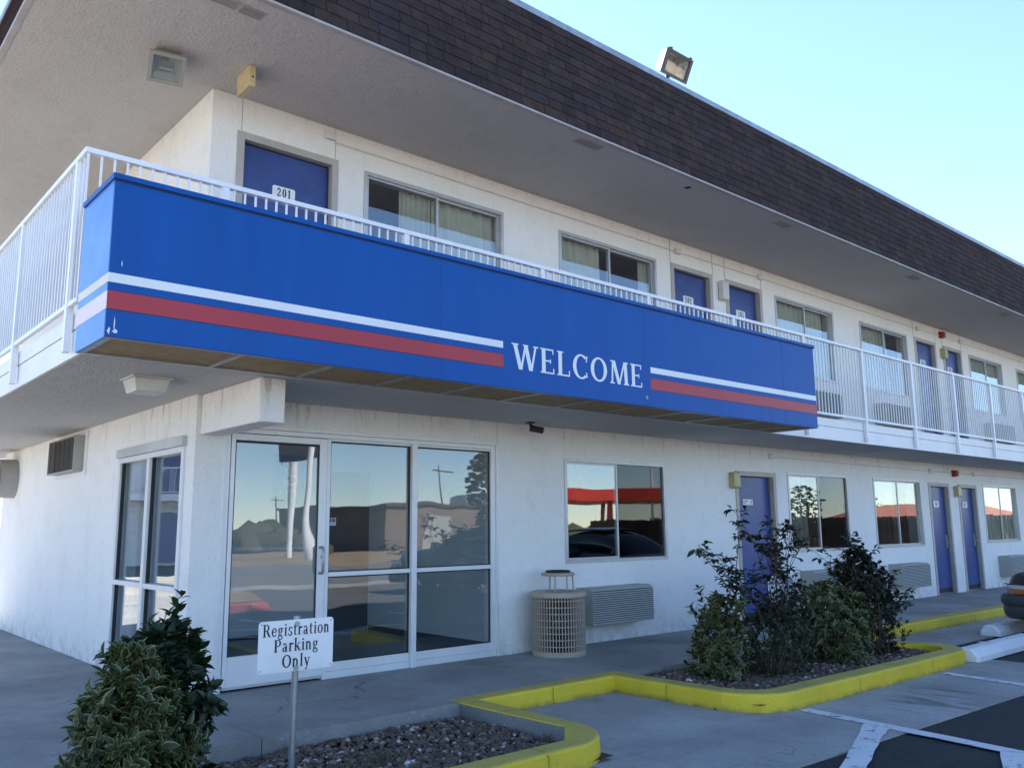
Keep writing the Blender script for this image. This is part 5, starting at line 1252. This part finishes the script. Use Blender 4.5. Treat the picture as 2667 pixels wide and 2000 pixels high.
weeds([(-.45+.09*k+rs_.uniform(-.06, .06), -2.55+.035*k+rs_.uniform(-.10, .10), -.10, 45, .065, .07) for k in range(8)]+[(1.18, -2.72, -.10, 40, .09, .05), (.95, -2.25, -.10, 14, .09, .04), (.75, -2.0, -.10, 10, .08, .03), (-.2, -1.72, -.09, 20, .06, .10), (.9, -1.72, -.10, 20, .05, .1)], 'low dry weeds growing through the near gravel bed', 31)
weeds([(3.3+.13*k, -1.76+rs_.uniform(-.04, .04), -.06, 26, .07, .06) for k in range(8)]+[(3.03, -2.75, ZL, 14, .02, .03), (3.0, -1.66, ZL, 14, .02, .03), (1.9, -1.67, ZL, 10, .015, .05)], 'low weeds along the back edge of the island bed', 32)

# ------------------------------------------------------------------ cars
M_carpaint = pm('dark_grey_car_paint', (.030, .032, .038), .28, .2, var=.05, spec=.6)
M_carwhite = pm('white_car_paint', (.75, .75, .74), .3, .0, var=.03)
M_bumper = pm('dark_bumper_plastic', (.045, .05, .06), .5, var=.08)
M_amber = pm('amber_lens', (.36, .11, .035), .2, var=.1)
M_headlight = pm('clear_headlight', (.40, .42, .44), .12, .3)
M_tyre = pm('tyre_rubber', (.02, .02, .02), .8)
M_rim = pm('alloy_rim', (.45, .45, .46), .35, .7)
M_cargl = pm('dark_car_glass', (.015, .018, .02), .05)
def car(loc, ang, paint, label, bmat, scale=1.0):
    """nose along local +y, ground at z = 0"""
    t = thing('parked_car', label, 'car', loc, 'parked cars'); R_ = Matrix.Rotation(ang, 3, 'Z'); L0 = Vector(loc)
    def out(mb, name, mat, parent=None, sub=0, bevel=0):
        mb.v = [tuple(R_@Vector(v)*scale+L0) for v in mb.v]; o = mb.build(name, mat, parent or t, bevel=bevel)
        if sub: s_ = o.modifiers.new('sub', 'SUBSURF'); s_.levels = sub; s_.render_levels = sub
        return o
    def loft(secs, n):
        mb = MB(); vs = [p for s_ in secs for p in s_]; k = len(secs)
        mb.add(vs, [(i*n+j, (i+1)*n+j, (i+1)*n+(j+1) % n, i*n+(j+1) % n) for i in range(k-1) for j in range(n)], 0, True)
        mb.add(secs[0], [tuple(range(n))], 0, True); mb.add(secs[-1], [tuple(range(n))[::-1]], 0, True); return mb
    # body: y, half width, bottom, shoulder, top
    B_ = [(0, .52, .40, .62, .70), (-.05, .68, .28, .67, .79), (-.22, .80, .22, .72, .845), (-.6, .845, .20, .76, .89), (-1.3, .855, .20, .80, .945), (-1.6, .86, .20, .83, .96), (-3.2, .86, .20, .84, .95), (-3.9, .845, .22, .84, .96), (-4.3, .80, .26, .80, .93), (-4.45, .70, .36, .72, .84)]
    secs = []
    for y, w, zb, zs, zt in B_:
        h = [(w*.86, zb), (w, zb+.10), (w, (zb+zs)/2), (w*.985, zs), (w*.88, zt-.01), (w*.5, zt+.012)]
        secs.append([(x, y, z) for x, z in h]+[(-x, y, z) for x, z in h[::-1]])
    body = out(loft(secs, 12), 'body', paint, sub=2)
    G_ = [(-1.25, .70, .90, .92), (-1.75, .68, .92, 1.22), (-2.2, .62, .93, 1.38), (-3.0, .62, .93, 1.39), (-3.55, .66, .93, 1.20), (-3.95, .70, .92, .95)]
    secs = [[(w, y, zb), (w*.97, y, (zb+zt)/2), (w*.86, y, zt-.02), (w*.45, y, zt+.015), (-w*.45, y, zt+.015), (-w*.86, y, zt-.02), (-w*.97, y, (zb+zt)/2), (-w, y, zb)] for y, w, zb, zt in G_]
    out(loft(secs, 8), 'cabin_glass', M_cargl, sub=2)
    roofp = [(-2.12, .58, 1.40), (-2.3, .58, 1.425), (-3.0, .58, 1.43), (-3.25, .58, 1.405)]
    secs = [[(w, y, z-.05), (w*.8, y, z), (0, y, z+.02), (-w*.8, y, z), (-w, y, z-.05), (0, y, z-.03)] for y, w, z in roofp]; out(loft(secs, 6), 'car_roof', paint, sub=1)
    # bumper bar wrapping the nose
    path = [(-.87, -.75), (-.885, -.35), (-.84, -.10), (-.66, .035), (-.3, .085), (.3, .085), (.66, .035), (.84, -.10), (.885, -.35), (.87, -.75)]
    pr = [(-.06, .21), (.005, .225), (.03, .30), (.034, .372), (.020, .380), (.020, .395), (.050, .405), (.058, .47), (.048, .525), (.0, .54), (-.07, .535)]; secs = []
    for i, (x, y) in enumerate(path):
        a = Vector(path[max(0, i-1)]); b = Vector(path[min(len(path)-1, i+1)]); d = (b-a).normalized(); nrm = Vector((-d.y, d.x))
        secs.append([(x+nrm.x*o_, y+nrm.y*o_, z) for o_, z in pr])
    out(loft(secs, len(pr)), 'front_bumper', bmat, sub=1)
    secs = [[(x, -4.5-y, z) for x, y, z in s_] for s_ in secs]; out(loft(secs, len(pr)), 'rear_bumper', bmat, sub=2)
    for s_ in (-1, 1):
        hl = MB(); hl.add([(s_*.36, .045, .545), (s_*.66, -.03, .545), (s_*.66, -.045, .655), (s_*.36, .02, .665), (s_*.36, -.10, .545), (s_*.66, -.16, .545), (s_*.66, -.16, .655), (s_*.36, -.12, .665)], [(0, 1, 2, 3), (4, 7, 6, 5), (0, 4, 5, 1), (3, 2, 6, 7), (1, 5, 6, 2), (0, 3, 7, 4)]); out(hl, 'headlight', M_headlight, bevel=.01)
        am = MB(); am.add([(s_*.665, -.03, .545), (s_*.818, -.13, .545), (s_*.852, -.36, .55), (s_*.852, -.33, .605), (s_*.81, -.13, .615), (s_*.665, -.02, .62), (s_*.62, -.15, .545), (s_*.7, -.4, .55), (s_*.7, -.35, .61), (s_*.62, -.15, .62)], [(0, 1, 4, 5), (1, 2, 3, 4), (0, 6, 7, 2, 1), (5, 4, 3, 8, 9), (2, 7, 8, 3), (0, 5, 9, 6)]); out(am, 'turn_signal', M_amber)
        gt = MB(); gt.tube([(s_*.66, -.005, .668), (s_*.80, -.10, .672), (s_*.845, -.30, .672), (s_*.85, -.6, .70)], .008, 6); out(gt, 'panel_gap', M_black)
        cl = MB(); cl.add([(s_*.665, -.02, .622), (s_*.81, -.13, .617), (s_*.852, -.33, .607), (s_*.85, -.36, .655), (s_*.80, -.13, .668), (s_*.665, -.03, .668), (s_*.7, -.3, .61), (s_*.7, -.3, .66)], [(0, 1, 4, 5), (1, 2, 3, 4), (5, 4, 3, 7), (0, 6, 2, 1)]); out(cl, 'side_marker', M_headlight)
        MB_ = MB().box(s_*.80-.12, s_*.80+.12, -4.47, -4.40, .60, .74); out(MB_, 'tail_lamp', M_firered, bevel=.01)
        for y in (-.85, -3.45):
            wh = MB(); n = 28; prof = [(.10, .20), (.10, .29), (.07, .312), (-.07, .312), (-.10, .29), (-.10, .20)]
            vs = [(s_*.77+s_*a, y+r*math.cos(2*PI*i/n), .312+r*math.sin(2*PI*i/n)) for a, r in prof for i in range(n)]
            wh.add(vs, [(i*n+j, i*n+(j+1) % n, (i+1)*n+(j+1) % n, (i+1)*n+j) for i in range(5) for j in range(n)], 0, True); w_ = out(wh, 'wheel', M_tyre)
            rm = MB(); vs = [(s_*(.77+.085), y+.205*math.cos(2*PI*i/n), .312+.205*math.sin(2*PI*i/n)) for i in range(n)]+[(s_*(.77+.06), y+.05*math.cos(2*PI*i/n), .312+.05*math.sin(2*PI*i/n)) for i in range(n)]
            rm.add(vs, [(i, (i+1) % n, n+(i+1) % n, n+i) for i in range(n)]+[tuple(range(n, 2*n))]); out(rm, 'rim', M_rim, w_)
        mi_ = MB().box(s_*.93-.07, s_*.93+.07, -1.50, -1.42, .92, 1.03); out(mi_, 'mirror', paint, bevel=.02)
    return t
car((10.40, -2.62, ZL), 0, M_carpaint, 'dark grey parked car with amber side lamp at the right edge', M_bumper)
car((9.2, -10.2, ZL), PI*.96, M_carpaint, 'dark parked car across the lot, reflected in the nearest ground floor window', M_bumper, 1.12)
car((4.6, 21.5, ZL), PI*.5, M_carwhite, 'white parked car in the sun past the far end of the left side wall', M_stop)

# ------------------------------------------------------------------ what the glass reflects (behind the camera)
t = thing('traffic_island', 'small dry grass island with a faded red kerb reflected in the entrance door', 'traffic island', (4.2, -9.2, ZL))
pl = [(3.2, -8.35), (3.9, -7.75), (4.25, -7.85), (5.2, -10.6), (5.0, -11.4), (4.4, -11.5)]
MB().prism(pl, ZL-.02, ZL+.14).build('island_kerb', pm('faded_red_kerb', (.42, .10, .11), .6, var=.2), t, bevel=.02)
cx_, cy_ = 4.3, -9.6; MB().prism([(cx_+(x-cx_)*.84, cy_+(y-cy_)*.90) for x, y in pl], ZL+.1401, ZL+.165).build('grass', M_field, t)
t = thing('pylon_sign', 'tall roadside sign on two white poles reflected in the entrance door', 'sign', (19.2, -35.4, -.3))
for x, y in ((19.5, -37.1), (18.85, -33.7)): MB().tube([(x, y, -.8), (x, y, 10)], .19, 14).build('pole', M_fascia, t)
MB().obox((19.18, -35.4, 5.45), (.33, 1.6, 0), (.10, -.02, 0), (0, 0, .42)).build('sign_panel', M_bronze, t)
MB().obox((19.18, -35.4, 11.2), (.6, 3.0, 0), (.22, -.04, 0), (0, 0, 1.4)).build('sign_panel', M_signblue, t)
def upole(x, y, h, label):
    t = thing('utility_pole', label, 'utility pole', (x, y, -1), 'utility poles')
    MB().tube([(x, y, -1.5), (x, y, h)], [.16, .10], 8).build('pole', M_bark, t); MB().obox((x, y, h-.6), (1.2, .5, 0), (.05, -.12, 0), (0, 0, .07)).build('crossarm', M_bark, t)
upole(62, -126, 7, 'far utility pole reflected in the upper part of the entrance door'); upole(58, -75, 8.5, 'nearer utility pole reflected in the middle storefront pane')
t = thing('warehouse', 'long brown flat-roofed building reflected in the storefront panes', 'building', (52, -52, -.6))
w_ = MB().box(33, 49, -66, -48, -1, 3.0).build('wall', pm('brown_metal_siding', (.17, .125, .10), .7, var=.12, vs=1), t); MB().box(32.8, 49.2, -66.2, -47.8, 3.0, 3.25).build('roof_edge', M_bronze, t)
for x in (42, 45): MB().box(x, x+1.8, -52, -50, 3.25, 4.0).build('roof_unit', M_steel, t)
for x in (36, 43): MB().box(x, x+3.2, -48, -47.93, -1, 2.2).build('shutter_door', M_lampgrey, t)
t = thing('station_canopy', 'red filling station canopy reflected in the nearest ground floor window', 'canopy', (42, -36, -.3))
MB().obox((44.5, -36.5, 3.45), (4.0, -4.2, 0), (3.2, 3.0, 0), (0, 0, .40)).build('canopy_roof', pm('red_canopy', (.55, .05, .03), .4), t)
for a in (-1, 1): MB().obox((44.5+a*2.6, -36.5-a*2.7, 1.36), (.12, 0, 0), (0, .12, 0), (0, 0, 1.7)).build('column', M_firered, t); MB().obox((44.5+a*1.5, -36.5-a*1.55, .4), (.5, -.5, 0), (.2, .2, 0), (0, 0, .9)).build('pump', M_amber, t)
for k, (x, y) in enumerate(((43.6, -31.5), (44.6, -31.0), (45.4, -30.4))):
    f_ = thing('flagpole', ('left', 'middle', 'right')[k]+' one of three white flagpoles reflected in front of the red canopy', 'flagpole', (x, y, -.3), 'white flagpoles'); MB().tube([(x, y, -.4), (x, y, 9)], [.09, .05], 10).build('pole', M_fascia, f_); MB().tube([(x, y, 9), (x, y, 9.12)], .08, 8).build('finial', M_steel, f_)
t = thing('board_fence', 'dark timber board fence reflected in the middle ground floor windows', 'fence', (33, -20, -.2))
bm_ = MB().box(-.012, .012, -.07, .07, -.3, 1.62).mesh('board', pm('dark_fence_timber', (.065, .042, .03), .85, var=.25))
for k in range(150): inst('board', bm_, t, (33+random.uniform(-.006, .006), -4-.2*k*.78, random.uniform(-.03, .03)))
for z in (.2, 1.2): MB().box(33.03, 33.08, -27.6, -3.9, z, z+.09).build('rail', M_bark, t)
t = thing('red_roofed_house', 'low house with an orange-red roof reflected above the timber fence', 'house', (50, -18, -.3))
MB().box(46, 56, -20, -12, -.5, 1.5).build('wall', M_field, t); MB().add([(45.3, -20.8, 1.5), (56.7, -20.8, 1.5), (56.7, -11.2, 1.5), (45.3, -11.2, 1.5), (51, -18.5, 2.5), (51, -13.5, 2.5)], [(0, 1, 4), (1, 2, 5, 4), (2, 3, 5), (3, 0, 4, 5), (3, 2, 1, 0)]).build('roof', pm('orange_red_roof', (.27, .10, .065), .8), t)
def far_tree(x, y, h, r, label, seed):
    t = thing('far_tree', label, 'tree', (x, y, -.4), 'trees beyond the fence'); rs = np.random.RandomState(seed)
    MB().tube([(x, y, -.6), (x+.1, y, h*.4), (x, y+.1, h*.7)], [.16, .11, .05], 7).build('trunk', M_bark, t); VV = []; FF = []; b = 0
    for _ in range(420):
        V, F = LUMPS[rs.randint(7)]; a = rs.uniform(0, 6.28); q = rs.uniform(-1, 1); rr = r*math.sqrt(max(0, 1-q*q))*rs.uniform(.3, 1.05)
        VV.append(V*rs.uniform(.05, .15)*(1+rs.uniform(-.3, .3, (len(V), 1)))+np.array((x+rr*math.cos(a), y+rr*math.sin(a), h*.66+q*h*.36))); FF.append(F+b); b += len(V)
    big('crown', np.concatenate(VV), np.concatenate(FF), M_leafrose, None, t, False, (x, y, -.4))
far_tree(60, -29.5, 4.3, 1.5, 'light feathery tree reflected above the fence left of centre', 41); far_tree(64, -26.5, 3.6, 1.4, 'rounder dark tree reflected beside the orange-red roof', 42)
far_tree(22.9, -24.4, 4.8, .8, 'tall dark conifer-like tree reflected at the right edge of the storefront', 43)
# scrub beyond the road
def scrub():
    rs = np.random.RandomState(3); VV = []; FF = []; b = 0
    for _ in range(900):
        y = -50-rs.beta(1, 2)*60; x = rs.uniform(-60, 120)
        if 30 < x < 52 and y > -70: continue
        r = rs.uniform(.7, 1.9); h = rs.uniform(.8, 1.25)*r
        V, F = LUMPS[rs.randint(7)]; V2 = V*(1+rs.uniform(-.25, .25, (len(V), 1)))*np.array((r, r, h*1.3)); VV.append(V2+np.array((x, y, -.6+h*.5-.004*(-27-y)))); FF.append(F+b); b += len(V)
    o = big('scrub', np.concatenate(VV), np.concatenate(FF), island_mat('scrub_foliage', [(0, (.05, .055, .03)), (.5, (.075, .07, .04)), (1, (.10, .085, .05))], .9, 3, 1, .3)); tag(o, 'dark low scrub across the road, reflected in the glass as one mass', 'scrub', kind='stuff')
scrub()
# far wing of the motel, reflected in the left side window
t = thing('motel_wing', 'second white motel wing with balcony railing reflected in the left side window', 'building', (-12, 24, 0))
MB().box(-26, -3.5, 30, 36, -.1, 5.3).build('wall', M_stucco_up, t); MB().box(-26.5, -3.2, 28.7, 30, 2.5, 2.78).build('balcony_slab', M_fascia, t); MB().box(-26.8, -2.8, 28.4, 36.5, 5.3, 6.5).build('roof', M_shingle, t)
MB().box(-26.5, -3.2, 28.7, 28.74, 3.82, 3.87).build('rail', M_rail, t); MB().box(-26.5, -3.2, 28.7, 28.74, 2.84, 2.87).build('rail', M_rail, t)
wb = MB().box(-.012, .012, -.012, .012, 2.87, 3.82).mesh('baluster', M_rail)
for k in range(190): inst('baluster', wb, t, (-26.4+.122*k, 28.72, 0))
for x in (-24, -22, -16.6, -15.2, -11.1, -5.2):
    for z in (0, 2.79): MB().box(x, x+.9, 29.95, 29.999, z+.01, z+2.05).build('door', M_doorblue, t)
for x in (-19.5, -13.6, -8.2):
    for z in (.9, 3.7): MB().box(x, x+1.6, 29.96, 29.999, z, z+1.2).build('window', M_cargl, t)
